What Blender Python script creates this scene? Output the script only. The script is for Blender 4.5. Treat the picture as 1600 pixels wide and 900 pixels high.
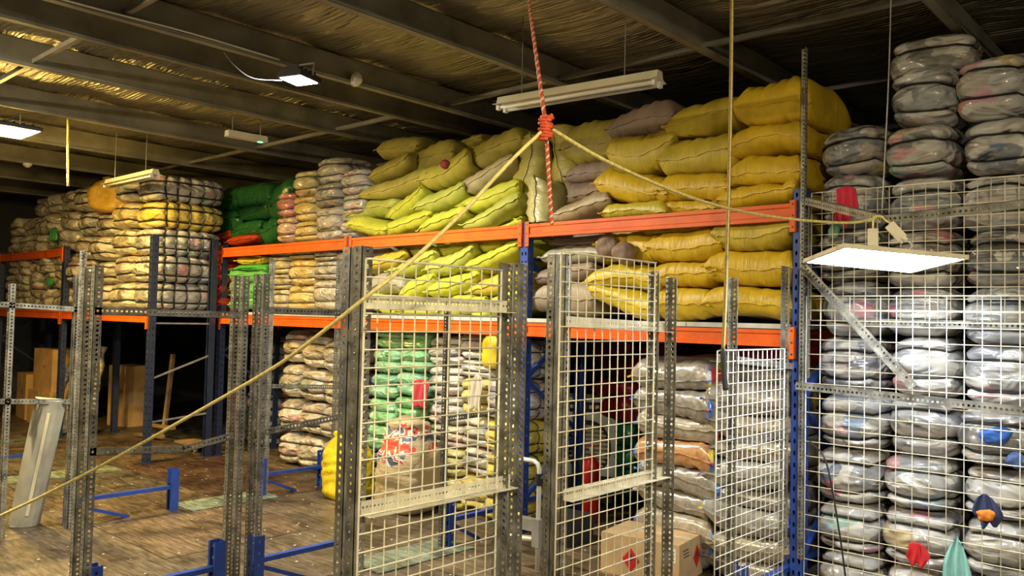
import bpy, math, random
import numpy as np
from mathutils import Matrix, Vector

for o in list(bpy.data.objects):
    bpy.data.objects.remove(o)
scene = bpy.context.scene
COL = scene.collection
PI = math.pi

# ------------------------------------------------------------------ camera
# world: x along the pallet racks (right is +), y into the racks, z up; 1 unit = 1 m
F, CX, CY, EYE = 1290.0, 800.0, 450.0, 1.75
_psi, _pit, _rol = math.radians(47.9), math.radians(2.1), math.radians(1.3)
_f0 = np.array([-math.cos(_psi), math.sin(_psi), 0.0])
_r0 = np.array([math.sin(_psi), math.cos(_psi), 0.0])
_u0 = np.array([0, 0, 1.0])
FW = _f0 * math.cos(_pit) + _u0 * math.sin(_pit)
_up = _u0 * math.cos(_pit) - _f0 * math.sin(_pit)
IR = math.cos(_rol) * _r0 + math.sin(_rol) * _up
IU = math.cos(_rol) * _up - math.sin(_rol) * _r0
CAMP = np.array([0, 0, EYE])
cam_d = bpy.data.cameras.new('camera')
cam_d.sensor_width = 36.0
cam_d.lens = F / 1600.0 * 36.0
cam_d.clip_end = 100
cam = bpy.data.objects.new('camera', cam_d)
COL.objects.link(cam)
m3 = Matrix(((IR[0], IU[0], -FW[0]), (IR[1], IU[1], -FW[1]), (IR[2], IU[2], -FW[2])))
cam.matrix_world = Matrix.Translation(Vector(CAMP)) @ m3.to_4x4()
scene.camera = cam

# ------------------------------------------------------------------ light and exposure
scene.view_settings.view_transform = 'Standard'
scene.view_settings.look = 'None'
scene.view_settings.gamma = 1.0
scene.view_settings.use_curve_mapping = False
scene.view_settings.exposure = 0.25
w = bpy.data.worlds.new('world')
scene.world = w
w.use_nodes = True
w.node_tree.nodes['Background'].inputs[0].default_value = (0.9, 0.95, 1.0, 1)
w.node_tree.nodes['Background'].inputs[1].default_value = 0.02
LED_W = 36.0       # emission strength of the hanging panel
LEDWARM_W = 58.0   # strength of the yellower hanging panels
FLOOD_W = 170.0    # watts of each ceiling floodlight
WARM_W = 230.0     # watts of the warm lamp at the left


def ray(px, py):
    return FW * F + IR * (px - CX) - IU * (py - CY)


def PY(px, py, y):
    r = ray(px, py)
    return CAMP + r * (y / r[1])


def PX(px, py, x):
    r = ray(px, py)
    return CAMP + r * (x / r[0])


def PZ(px, py, z):
    r = ray(px, py)
    return CAMP + r * ((z - EYE) / r[2])


def PD(px, py, d):
    return CAMP + ray(px, py) / F * d


# ------------------------------------------------------------------ materials
MATS = {}


def nt(name):
    m = bpy.data.materials.new(name)
    m.use_nodes = True
    t = m.node_tree
    b = t.nodes['Principled BSDF']
    MATS[name] = m
    return m, t, b


def N(t, kind, **kw):
    n = t.nodes.new(kind)
    for k, v in kw.items():
        if k.startswith('i_'):
            n.inputs[k[2:].replace('_', ' ')].default_value = v
        elif k.startswith('n_'):
            n.inputs[int(k[2:])].default_value = v
        else:
            setattr(n, k, v)
    return n


def L(t, a, ao, b, bi):
    t.links.new(a.outputs[ao], b.inputs[bi])


def coords(t, scale=(1, 1, 1), rand=True):
    tc = N(t, 'ShaderNodeTexCoord')
    mp = N(t, 'ShaderNodeMapping')
    mp.inputs['Scale'].default_value = scale
    L(t, tc, 'Object', mp, 'Vector')
    if rand:
        oi = N(t, 'ShaderNodeObjectInfo')
        mu = N(t, 'ShaderNodeMath', operation='MULTIPLY', n_1=37.0)
        L(t, oi, 'Random', mu, 0)
        L(t, mu, 0, mp, 'Location')
    return mp


def ramp(t, stops, interp='LINEAR'):
    r = N(t, 'ShaderNodeValToRGB')
    cr = r.color_ramp
    cr.interpolation = interp
    while len(cr.elements) > 1:
        cr.elements.remove(cr.elements[-1])
    cr.elements[0].position = stops[0][0]
    cr.elements[0].color = tuple(stops[0][1]) + (1,)
    for p, c in stops[1:]:
        e = cr.elements.new(p)
        e.color = tuple(c) + (1,)
    return r


def bump(t, b, src, out, strength, dist=0.01, prev=None):
    n = N(t, 'ShaderNodeBump')
    n.inputs['Strength'].default_value = strength
    n.inputs['Distance'].default_value = dist
    L(t, src, out, n, 'Height')
    if prev:
        L(t, prev, 'Normal', n, 'Normal')
    L(t, n, 'Normal', b, 'Normal')
    return n


def simple(name, col, rough=0.5, metal=0.0, noise=0.15, nscale=8.0, bstr=0.0, bscale=60.0, spec=0.5, rand=True):
    m, t, b = nt(name)
    mp = coords(t, rand=rand)
    nz = N(t, 'ShaderNodeTexNoise', i_Scale=nscale, i_Detail=5.0)
    L(t, mp, 0, nz, 'Vector')
    lo = tuple(c * (1 - noise * 2) for c in col)
    hi = tuple(min(1, c * (1 + noise)) for c in col)
    r = ramp(t, [(0.3, lo), (0.7, hi)])
    L(t, nz, 'Fac', r, 0)
    L(t, r, 0, b, 'Base Color')
    b.inputs['Roughness'].default_value = rough
    b.inputs['Metallic'].default_value = metal
    b.inputs['Specular IOR Level'].default_value = spec
    if bstr:
        n2 = N(t, 'ShaderNodeTexNoise', i_Scale=bscale, i_Detail=4.0)
        L(t, mp, 0, n2, 'Vector')
        bump(t, b, n2, 'Fac', bstr)
    return m


def mat_sack():
    # woven polypropylene; the thing's own colour, alpha holds the roughness
    m, t, b = nt('woven_sack')
    oi = N(t, 'ShaderNodeObjectInfo')
    mp = coords(t)
    nz = N(t, 'ShaderNodeTexNoise', i_Scale=5.0, i_Detail=6.0, i_Roughness=0.6)
    L(t, mp, 0, nz, 'Vector')
    r = ramp(t, [(0.3, (0.72, 0.70, 0.66)), (0.65, (1.06, 1.05, 1.0))])
    L(t, nz, 'Fac', r, 0)
    mx = N(t, 'ShaderNodeMix', data_type='RGBA', blend_type='MULTIPLY')
    mx.inputs[0].default_value = 1.0
    t.links.new(oi.outputs['Color'], mx.inputs[6])
    t.links.new(r.outputs[0], mx.inputs[7])
    t.links.new(mx.outputs[2], b.inputs['Base Color'])
    L(t, oi, 'Alpha', b, 'Roughness')
    # soft creases running along the sack and the fine weave
    mp2 = coords(t, (14, 3, 3))
    n2 = N(t, 'ShaderNodeTexNoise', i_Scale=1.6, i_Detail=4.0, i_Distortion=0.8)
    L(t, mp2, 0, n2, 'Vector')
    b1 = bump(t, b, n2, 'Fac', 0.5, 0.02)
    wv = N(t, 'ShaderNodeTexNoise', i_Scale=180.0, i_Detail=1.0)
    L(t, mp, 0, wv, 'Vector')
    bump(t, b, wv, 'Fac', 0.12, 0.003, b1)
    return m


def mat_wrap():
    # folded clothes pressed under clear plastic film
    m, t, b = nt('wrapped_clothes')
    oi = N(t, 'ShaderNodeObjectInfo')
    mp = coords(t, (1, 1, 1.6))
    ds = N(t, 'ShaderNodeTexNoise', i_Scale=4.0, i_Detail=3.0)
    L(t, mp, 0, ds, 'Vector')
    ad = N(t, 'ShaderNodeMix', data_type='RGBA', blend_type='LINEAR_LIGHT')
    ad.inputs[0].default_value = 0.16
    t.links.new(mp.outputs[0], ad.inputs[6])
    t.links.new(ds.outputs['Color'], ad.inputs[7])
    vo = N(t, 'ShaderNodeTexVoronoi', i_Scale=6.0)
    t.links.new(ad.outputs[2], vo.inputs['Vector'])
    sx = N(t, 'ShaderNodeSeparateColor')
    L(t, vo, 'Color', sx, 0)
    pal = ramp(t, [(0.0, (.05, .055, .07)), (.10, (.46, .44, .42)), (.22, (.22, .22, .23)), (.34, (.58, .56, .54)),
                   (.44, (.34, .28, .23)), (.55, (.46, .45, .46)), (.68, (.12, .14, .19)), (.80, (.62, .60, .58)),
                   (.86, (.52, .12, .17)), (.895, (.42, .43, .46)), (.93, (.08, .20, .42)), (.95, (.55, .38, .10)), (.965, (.16, .36, .28)), (.98, (.55, .22, .34))], 'CONSTANT')
    L(t, sx, 0, pal, 0)
    mx = N(t, 'ShaderNodeMix', data_type='RGBA', blend_type='MIX')
    t.links.new(oi.outputs['Alpha'], mx.inputs[0])
    t.links.new(pal.outputs[0], mx.inputs[6])
    t.links.new(oi.outputs['Color'], mx.inputs[7])
    # milky folds of the film
    mp3 = coords(t, (1, 1, 2.2))
    n3 = N(t, 'ShaderNodeTexNoise', i_Scale=7.0, i_Detail=7.0, i_Roughness=0.62, i_Distortion=1.4)
    L(t, mp3, 0, n3, 'Vector')
    r3 = ramp(t, [(0.47, (0, 0, 0)), (0.70, (.36, .36, .36))])
    L(t, n3, 'Fac', r3, 0)
    mw = N(t, 'ShaderNodeMix', data_type='RGBA', blend_type='MIX')
    t.links.new(r3.outputs[0], mw.inputs[0])
    t.links.new(mx.outputs[2], mw.inputs[6])
    mw.inputs[7].default_value = (.56, .55, .53, 1)
    t.links.new(mw.outputs[2], b.inputs['Base Color'])
    b.inputs['Roughness'].default_value = 0.42
    b.inputs['Coat Weight'].default_value = 1.0
    b.inputs['Coat Roughness'].default_value = 0.07
    n4 = N(t, 'ShaderNodeTexNoise', i_Scale=5.0, i_Detail=4.0, i_Roughness=0.5, i_Distortion=1.2)
    n4.noise_type = 'RIDGED_MULTIFRACTAL'
    L(t, mp3, 0, n4, 'Vector')
    n6 = N(t, 'ShaderNodeTexNoise', i_Scale=3.2, i_Detail=2.0, i_Distortion=1.0)
    L(t, mp3, 0, n6, 'Vector')
    b0 = bump(t, b, n6, 'Fac', 0.8, 0.10)
    nb = bump(t, b, n4, 'Fac', 0.9, 0.035, b0)
    t.links.new(nb.outputs[0], b.inputs['Coat Normal'])
    return m


def mat_floor():
    m, t, b = nt('plywood_floor')
    oi = N(t, 'ShaderNodeObjectInfo')
    mp = coords(t, (1, 1, 1))
    n1 = N(t, 'ShaderNodeTexNoise', i_Scale=2.2, i_Detail=9.0, i_Roughness=0.65, i_Distortion=0.6)
    L(t, mp, 0, n1, 'Vector')
    mp2 = coords(t, (2, 14, 1))
    n2 = N(t, 'ShaderNodeTexNoise', i_Scale=2.6, i_Detail=8.0, i_Roughness=0.65)
    L(t, mp2, 0, n2, 'Vector')
    r1 = ramp(t, [(0.36, (.28, .25, .23)), (0.60, (1.15, 1.15, 1.15))])
    L(t, n1, 'Fac', r1, 0)
    r2 = ramp(t, [(0.38, (.38, .36, .34)), (0.62, (1.25, 1.25, 1.25))])
    L(t, n2, 'Fac', r2, 0)
    a = N(t, 'ShaderNodeMix', data_type='RGBA', blend_type='MULTIPLY')
    a.inputs[0].default_value = 1
    t.links.new(oi.outputs['Color'], a.inputs[6])
    t.links.new(r1.outputs[0], a.inputs[7])
    c = N(t, 'ShaderNodeMix', data_type='RGBA', blend_type='MULTIPLY')
    c.inputs[0].default_value = .85
    t.links.new(a.outputs[2], c.inputs[6])
    t.links.new(r2.outputs[0], c.inputs[7])
    # pale scraps and dust
    n5 = N(t, 'ShaderNodeTexVoronoi', i_Scale=9.0)
    L(t, mp, 0, n5, 'Vector')
    r5 = ramp(t, [(0.07, (1, 1, 1)), (0.10, (0, 0, 0))])
    L(t, n5, 'Distance', r5, 0)
    d = N(t, 'ShaderNodeMix', data_type='RGBA', blend_type='MIX')
    t.links.new(r5.outputs[0], d.inputs[0])
    t.links.new(c.outputs[2], d.inputs[6])
    d.inputs[7].default_value = (.55, .53, .48, 1)
    t.links.new(d.outputs[2], b.inputs['Base Color'])
    rr = N(t, 'ShaderNodeMapRange')
    rr.inputs[3].default_value = .28
    rr.inputs[4].default_value = .62
    L(t, n2, 'Fac', rr, 0)
    L(t, rr, 0, b, 'Roughness')
    bump(t, b, n2, 'Fac', 0.25, 0.01)
    return m


def mat_foil():
    m, t, b = nt('foil_insulation')
    mp = coords(t, (1, 1, 1), False)
    n1 = N(t, 'ShaderNodeTexNoise', i_Scale=1.3, i_Detail=4.0)
    L(t, mp, 0, n1, 'Vector')
    r = ramp(t, [(.3, (.34, .31, .24)), (.7, (.50, .46, .36))])
    L(t, n1, 'Fac', r, 0)
    L(t, r, 0, b, 'Base Color')
    b.inputs['Metallic'].default_value = 0.75
    b.inputs['Roughness'].default_value = 0.38
    wv = N(t, 'ShaderNodeTexWave', i_Scale=8.0, i_Distortion=0.8, bands_direction='Y')
    L(t, mp, 0, wv, 'Vector')
    b1 = bump(t, b, wv, 'Fac', 0.7, 0.012)
    mp2 = coords(t, (.6, 3.5, 1), False)
    n2 = N(t, 'ShaderNodeTexNoise', i_Scale=2.2, i_Detail=5.0, i_Distortion=.8)
    L(t, mp2, 0, n2, 'Vector')
    bump(t, b, n2, 'Fac', 1.0, 0.14, b1)
    return m


def emit(name, col, s):
    m, t, b = nt(name)
    b.inputs['Base Color'].default_value = (0.9, 0.9, 0.9, 1)
    b.inputs['Emission Color'].default_value = tuple(col) + (1,)
    b.inputs['Emission Strength'].default_value = s
    return m


SACK = mat_sack()
WRAP = mat_wrap()
FLOOR = mat_floor()
FOIL = mat_foil()
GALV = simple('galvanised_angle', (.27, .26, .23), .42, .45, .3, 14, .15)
LITGALV = simple('lit_galvanised_angle', (.70, .66, .54), .45, 0, .12, 14, .1)  # light falling on the mesh door rails is put into this paler colour
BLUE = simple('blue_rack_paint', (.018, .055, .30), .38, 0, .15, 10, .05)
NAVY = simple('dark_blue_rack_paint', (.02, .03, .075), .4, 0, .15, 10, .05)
ORANGE = simple('orange_rack_paint', (.76, .115, .012), .40, 0, .12, 6, .05, 60, .35)
DECK = simple('pale_deck_board', (.50, .49, .45), .6, 0, .15, 9)
WIRE = simple('cream_wire', (.84, .78, .60), .35, .1, .08, 20)
WHITEWIRE = simple('white_wire', (.80, .78, .72), .35, 0, .05, 20)
BLACK = simple('black_strap', (.012, .012, .013), .45, 0, .1, 20)
PURLIN = simple('purlin_paint', (.27, .255, .21), .55, .15, .2, 3, .05)
WALL = simple('painted_wall', (.055, .058, .065), .8, 0, .15, 1.2, .1, rand=False)
SLAB = simple('dark_subfloor', (.03, .027, .024), .9)
CARD = simple('cardboard', (.56, .33, .13), .75, 0, .12, 5, .1)
CARDLIGHT = simple('cardboard_pale', (.50, .34, .18), .75, 0, .10, 5, .1)
TAPE = simple('packing_tape', (.55, .42, .27), .25, 0, .1, 9)
WHITE = simple('white_plastic', (.74, .73, .68), .4, 0, .05, 6)
CREAM = simple('cream_enamel', (.70, .64, .48), .42, 0, .08, 6)
GREY = simple('grey_metal', (.33, .33, .33), .45, .4, .15, 8)
BATTEN = simple('grey_beige_enamel', (.40, .39, .34), .45, 0, .15, 5)  # grey-beige tone of the leaning light batten
DARK = simple('dark_plastic', (.03, .03, .035), .45)
REDP = simple('red_paint', (.50, .015, .015), .3, 0, .1, 6)
ROPEY = simple('yellow_rope_fibre', (.95, .76, .28), .6, 0, .15, 60, .3, 200)
ROPER = simple('red_rope_fibre', (.72, .10, .04), .6, 0, .15, 60, .3, 200)
ROPEW = simple('pale_rope_fibre', (.80, .66, .50), .6, 0, .15, 60)
ROPEB = simple('brown_rope_fibre', (.34, .24, .09), .7, 0, .2, 60)
WOOD = simple('raw_wood', (.30, .19, .09), .65, 0, .2, 7)
PRINT_RED = simple('red_print', (.60, .02, .02), .5)
PRINT_DK = simple('dark_print', (.05, .05, .05), .6)
PRINT_BLUE = simple('blue_print', (.03, .09, .35), .5)
AQUA = simple('aqua_plastic', (.68, .80, .88), .35)
LEDM = emit('led_diffuser', (.90, .97, 1.0), LED_W)
LEDWARM = emit('led_diffuser_warm', (1.0, .89, .58), LEDWARM_W)
LEDWARM2 = emit('led_diffuser_warm_dim', (1.0, .87, .52), LEDWARM_W * .42)
FLOODM = emit('flood_lens', (1.0, .98, .86), 28.0)
WARMM = emit('warm_lens', (1.0, .86, .45), 14.0)
EXITM = emit('exit_led', (.05, .9, .3), 3.0)

# ------------------------------------------------------------------ helpers


def link(name, me, mat=None, parent=None):
    o = bpy.data.objects.new(name, me)
    COL.objects.link(o)
    if mat is not None and me is not None and not me.materials:
        me.materials.append(mat)
    if parent is not None:
        o.parent = parent
    return o


def tag(o, label, cat, group=None, kind=None):
    o['label'] = label
    o['category'] = cat
    if group:
        o['group'] = group
    if kind:
        o['kind'] = kind
    return o


def empty(name, loc=(0, 0, 0), rz=0.0):
    o = link(name, None)
    o.location = loc
    o.rotation_euler = (0, 0, rz)
    o.empty_display_size = .05
    return o


def mesh(name, v, f, smooth=False):
    me = bpy.data.meshes.new(name)
    me.from_pydata([tuple(map(float, p)) for p in v], [], f)
    if smooth:
        me.polygons.foreach_set('use_smooth', [True] * len(me.polygons))
    me.update()
    return me


class MB:
    def __init__(s):
        s.v, s.f = [], []

    def add(s, v, f):
        k = len(s.v)
        s.v += [tuple(p) for p in v]
        s.f += [tuple(i + k for i in q) for q in f]
        return s

    def box(s, lo, hi, M=None):
        (a, b, c), (d, e, g) = lo, hi
        v = [(a, b, c), (d, b, c), (d, e, c), (a, e, c), (a, b, g), (d, b, g), (d, e, g), (a, e, g)]
        if M is not None:
            v = [tuple(M @ Vector(p)) for p in v]
        return s.add(v, [(3, 2, 1, 0), (4, 5, 6, 7), (0, 1, 5, 4), (1, 2, 6, 5), (2, 3, 7, 6), (3, 0, 4, 7)])

    def bar(s, p0, p1, wd, th, upv=(0, 0, 1)):
        p0, p1 = Vector(p0), Vector(p1)
        z = (p1 - p0)
        ln = z.length
        z.normalize()
        u = Vector(upv)
        x = u.cross(z)
        if x.length < 1e-4:
            x = Vector((1, 0, 0))
        x.normalize()
        y = z.cross(x)
        M = Matrix((x, y, z)).transposed().to_4x4()
        M.translation = p0
        return s.box((-wd / 2, -th / 2, 0), (wd / 2, th / 2, ln), M)

    def prism(s, prof, length, axis='x'):
        # profile in (a, b), extruded along axis
        n = len(prof)
        if axis == 'x':
            v = [(0, a, b) for a, b in prof] + [(length, a, b) for a, b in prof]
        elif axis == 'y':
            v = [(a, 0, b) for a, b in prof] + [(a, length, b) for a, b in prof]
        else:
            v = [(a, b, 0) for a, b in prof] + [(a, b, length) for a, b in prof]
        f = [(i, (i + 1) % n, n + (i + 1) % n, n + i) for i in range(n)]
        f += [tuple(range(n - 1, -1, -1)), tuple(range(n, 2 * n))]
        return s.add(v, f)

    def tube(s, pts, r, n=8, closed=False, cap=True):
        P = [np.array(p, float) for p in pts]
        m = len(P)
        rs = r if hasattr(r, '__len__') else [r] * m
        k0 = len(s.v)
        prev = None
        for i in range(m):
            if closed:
                d = P[(i + 1) % m] - P[i - 1]
            else:
                d = P[min(i + 1, m - 1)] - P[max(i - 1, 0)]
            d = d / (np.linalg.norm(d) + 1e-9)
            if prev is None:
                a = np.array([0, 0, 1.0]) if abs(d[2]) < .9 else np.array([1.0, 0, 0])
            else:
                a = prev
            x = a - d * (a @ d)
            x /= np.linalg.norm(x) + 1e-9
            prev = x
            y = np.cross(d, x)
            for k in range(n):
                an = 2 * PI * k / n
                s.v.append(tuple(P[i] + rs[i] * (math.cos(an) * x + math.sin(an) * y)))
        rng = m if closed else m - 1
        for i in range(rng):
            j = (i + 1) % m
            for k in range(n):
                l = (k + 1) % n
                s.f.append((k0 + i * n + k, k0 + i * n + l, k0 + j * n + l, k0 + j * n + k))
        if cap and not closed:
            s.f.append(tuple(k0 + k for k in range(n - 1, -1, -1)))
            s.f.append(tuple(k0 + (m - 1) * n + k for k in range(n)))
        return s

    def lathe(s, prof, n=20, c=(0, 0, 0)):
        k0 = len(s.v)
        for r, z in prof:
            for k in range(n):
                a = 2 * PI * k / n
                s.v.append((c[0] + r * math.cos(a), c[1] + r * math.sin(a), c[2] + z))
        for i in range(len(prof) - 1):
            for k in range(n):
                l = (k + 1) % n
                s.f.append((k0 + i * n + k, k0 + i * n + l, k0 + (i + 1) * n + l, k0 + (i + 1) * n + k))
        s.f.append(tuple(k0 + k for k in range(n - 1, -1, -1)))
        s.f.append(tuple(k0 + (len(prof) - 1) * n + k for k in range(n)))
        return s

    def perf(s, length, width, pitch, holes, th=.003, fr=None, first=None):
        """sheet with rows of holes: local s along length, t across; holes = [(t centre, half along s, half across, sides)]"""
        fr = fr or (lambda a, b, c: (b, c, a))
        ncell = max(1, int(round(length / pitch)))
        p = length / ncell
        cuts = [0.0]
        hs = sorted(holes)
        for i in range(len(hs) - 1):
            cuts.append((hs[i][0] + hs[i + 1][0]) / 2)
        cuts.append(width)
        for ci in range(ncell):
            s0, s1 = ci * p, (ci + 1) * p
            sc = (s0 + s1) / 2
            for hi, (tcn, ha, hb, nn) in enumerate(hs):
                t0, t1 = cuts[hi], cuts[hi + 1]
                outer = [(s0, t0), (sc, t0), (s1, t0), (s1, tcn), (s1, t1), (sc, t1), (s0, t1), (s0, tcn)]
                q = .72
                inner = [(sc - ha * q, tcn - hb * q), (sc, tcn - hb), (sc + ha * q, tcn - hb * q), (sc + ha, tcn),
                         (sc + ha * q, tcn + hb * q), (sc, tcn + hb), (sc - ha * q, tcn + hb * q), (sc - ha, tcn)]
                v = [fr(a, b, 0) for a, b in outer] + [fr(a, b, 0) for a, b in inner] + \
                    [fr(a, b, th) for a, b in outer] + [fr(a, b, th) for a, b in inner]
                f = []
                for k in range(8):
                    l = (k + 1) % 8
                    f.append((k, l, 8 + l, 8 + k))
                    f.append((16 + l, 16 + k, 24 + k, 24 + l))
                    f.append((8 + k, 8 + l, 24 + l, 24 + k))
                s.add(v, f)
        for b, b2 in ((0.0, 0), (width, 1)):
            v = [fr(0, b, 0), fr(length, b, 0), fr(length, b, th), fr(0, b, th)]
            s.add(v, [(0, 1, 2, 3)])
        for a in (0.0, length):
            v = [fr(a, 0, 0), fr(a, width, 0), fr(a, width, th), fr(a, 0, th)]
            s.add(v, [(0, 1, 2, 3)])
        return s

    def obj(s, name, mat, parent=None, smooth=False):
        return link(name, mesh(name, s.v, s.f, smooth), mat, parent)


def frame(o, p0, zdir, xdir):
    """place an object: local z along zdir, local x near xdir"""
    z = Vector(zdir).normalized()
    x = Vector(xdir)
    x = (x - z * x.dot(z)).normalized()
    y = z.cross(x)
    M = Matrix((x, y, z)).transposed().to_4x4()
    M.translation = Vector(p0)
    o.matrix_world = M
    return o


_ang = {}


def angle_mesh(length, fl=.040, pitch=.025):
    k = (round(length, 2), fl, pitch)
    if k not in _ang:
        b = MB()
        h = [(fl * .55, pitch * .27, fl * (.10 if pitch < .02 else .17), 8)]
        b.perf(length, fl, pitch, h, .0025, lambda a, t, c: (t, c, a))
        b.perf(length, fl, pitch, h, .0025, lambda a, t, c: (c, t, a))
        _ang[k] = mesh('slotted_angle', b.v, b.f)
    return _ang[k]


def angle(p0, p1, xdir, name='slotted_angle_post', parent=None, fl=.040, pitch=.026, mat=None):
    p0, p1 = Vector(p0), Vector(p1)
    o = link(name, angle_mesh((p1 - p0).length, fl, pitch), mat or GALV)
    frame(o, p0, p1 - p0, xdir)
    if parent is not None:
        o.parent = parent
        o.matrix_parent_inverse = parent.matrix_world.inverted()
    return o


ORD = ['lowest', 'second', 'third', 'fourth', 'fifth', 'sixth', 'seventh', 'eighth', 'ninth', 'tenth', 'eleventh', 'twelfth',
       'thirteenth', 'fourteenth', 'fifteenth', 'sixteenth', 'seventeenth', 'eighteenth', 'nineteenth', 'twentieth']


def nth(i):
    return 'first' if i == 0 else ORD[i]


def upn(i):
    return 'lowest' if i == 0 else ORD[i] + ' from the bottom'


# ------------------------------------------------------------------ structure
PX_LIST = [2.7, 1.3, 0.0, -1.4, -2.83, -4.12, -5.42, -6.0, -7.05, -8.62, -10.2, -11.8, -13.4, -15.0]
ZB = 3.60
# ceiling: draped foil sheet above the purlins
nx, ny = 120, 70
xs = np.linspace(-17, 4.2, nx)
ys = np.linspace(-4.2, 8.2, ny)
rg = np.random.default_rng(3)
v, f = [], []
for j in range(ny):
    for i in range(nx):
        x, y = xs[i], ys[j]
        dmin = min(abs(x - p) for p in PX_LIST)
        z = 3.845 - .035 * min(1, dmin / .5) + .012 * math.sin(y * 9 + 1.7 * math.sin(x * 3.1)) + .010 * math.sin(x * 4 + y * 5.3)
        v.append((x, y, z))
for j in range(ny - 1):
    for i in range(nx - 1):
        a = j * nx + i
        f.append((a, a + nx, a + nx + 1, a + 1))
ceiling = link('ceiling', mesh('ceiling', v, f, True), FOIL)
ceiling['kind'] = 'structure'
ceiling['label'] = 'crinkled silver foil insulation under the roof'
roof = MB().box((-17.2, -4.4, 3.98), (4.4, 8.4, 4.06)).obj('roof_sheet', PURLIN, ceiling)
pm = MB()
pm.box((-.003, -4.2, 0), (.003, 8.2, .22)).box((-.003, -4.2, 0), (.062, 8.2, .005)).box((.057, -4.2, 0), (.062, 8.2, .018)).box((-.06, -4.2, .215), (.003, 8.2, .22))
pme = mesh('purlin', pm.v, pm.f)
for x in PX_LIST:
    o = link('purlin', pme, PURLIN, ceiling)
    o.location = (x, 0, ZB)
# bridging rods between the purlins
for y0, pairs in ((2.2, range(1, 13)), (5.05, range(2, 13)), (6.6, range(2, 13))):
    for k in pairs:
        xa, xb = PX_LIST[k], PX_LIST[k - 1]
        if abs(xa - xb) < .8:
            continue
        MB().bar((xa, y0, 3.66), (xb, y0, 3.66), .035, .035).obj('bridging_rod', PURLIN, ceiling)
for nm, lo, hi in (('wall_back', (-17.2, 8.2, -.1), (4.4, 8.4, 4.0)), ('wall_left', (-17.2, -4.4, -.1), (-17.0, 8.4, 4.0)),
                   ('wall_right', (4.2, -4.4, -.1), (4.4, 8.4, 4.0)), ('wall_rear', (-17.2, -4.4, -.1), (4.4, -4.2, 4.0))):
    o = MB().box(lo, hi).obj(nm, WALL)
    o['kind'] = 'structure'
floor = MB().box((-17.2, -4.4, -.08), (4.4, 8.4, -.022)).obj('floor', SLAB)
floor['kind'] = 'structure'
floor['label'] = 'mezzanine floor of scuffed plywood sheets'
# plywood sheets, each its own piece
rnd = random.Random(11)
bw, bl = 1.22, 2.44
bme = mesh('floor_board', *(lambda b: (b.v, b.f))(MB().box((.003, .003, -.018), (bl - .003, bw - .003, 0))))
bme.materials.append(FLOOR)
row = 0
y = -3.34
tones = [(.135, .095, .058), (.115, .088, .060), (.090, .052, .034), (.145, .106, .064), (.105, .088, .066)]
while y < 8.0:
    x = -17.0 + (row % 2) * -1.2 + .27
    while x < 4.0:
        o = link('floor_board', bme, None, floor)
        o.location = (x, y, rnd.uniform(-.003, 0))
        c = rnd.choice(tones)
        o.color = c + (1,)
        x += bl
    y += bw
    row += 1
for (x0, y0, x1, y1) in ((-4.80, 3.62, -4.42, 4.55), (-7.30, 3.56, -6.92, 4.42), (-9.55, 2.0, -9.15, 3.9), (-12.2, 2.0, -11.8, 4.2)):
    o = MB().box((x0, y0, .001), (x1, y1, .008)).obj('floor_patch', FLOOR, floor)
    o.color = (.20, .25, .19, 1)

# ------------------------------------------------------------------ pallet racks


def upright_mesh(h, w=.085, d=.07):
    b = MB()
    pitch = .075
    hl = [(w * .28, .017, .008, 8), (w * .72, .017, .008, 8)]
    b.perf(h, w, pitch, hl, .003, lambda a, t, c: (t - w / 2, c, a))
    b.perf(h, d, pitch, [(d * .5, .011, .006, 8)], .003, lambda a, t, c: (w / 2 - c, t, a))
    b.box((-w / 2, 0, 0), (-w / 2 + .003, d, h))
    b.box((-w / 2, d - .003, 0), (-w / 2 + .02, d, h))
    b.box((w / 2 - .02, d - .003, 0), (w / 2, d, h))
    return mesh('upright', b.v, b.f)


_up = {}


def upright(x, y, h, mat, parent, flip=False):
    k = round(h, 2)
    key = (k, mat.name)
    if key not in _up:
        _up[key] = upright_mesh(h)
    o = link('upright', _up[key], mat, parent)
    o.location = (x, y, 0)
    if flip:
        o.rotation_euler = (0, 0, PI)
    return o


def rack_frame(x, y0, y1, h, mat, label, brace=True, matb=None):
    t = empty('pallet_rack', (0, 0, 0))
    upright(x, y0, h, mat, t)
    upright(x, y1, h, matb or mat, t, True)
    if brace:
        zs = [.25, .75, 1.25, 1.75, 2.25]
        zs = [z for z in zs if z < h]
        for i, z in enumerate(zs):
            if i + 1 < len(zs):
                a, c = (y0 + .05, y1 - .05) if i % 2 == 0 else (y1 - .05, y0 + .05)
                MB().bar((x, a, z), (x, c, zs[i + 1]), .04, .025).obj('diagonal_brace', mat, t)
        for z in (zs[0], zs[-1]):
            MB().bar((x, y0 + .05, z), (x, y1 - .05, z), .04, .025).obj('cross_brace', mat, t)
    for yy in (y0 + .035, y1 - .035):
        MB().box((x - .06, yy - .06, 0), (x + .06, yy + .06, .006)).obj('foot_plate', mat, t)
    tag(t, label, 'rack frame', 'pallet rack frames')
    return t


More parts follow.
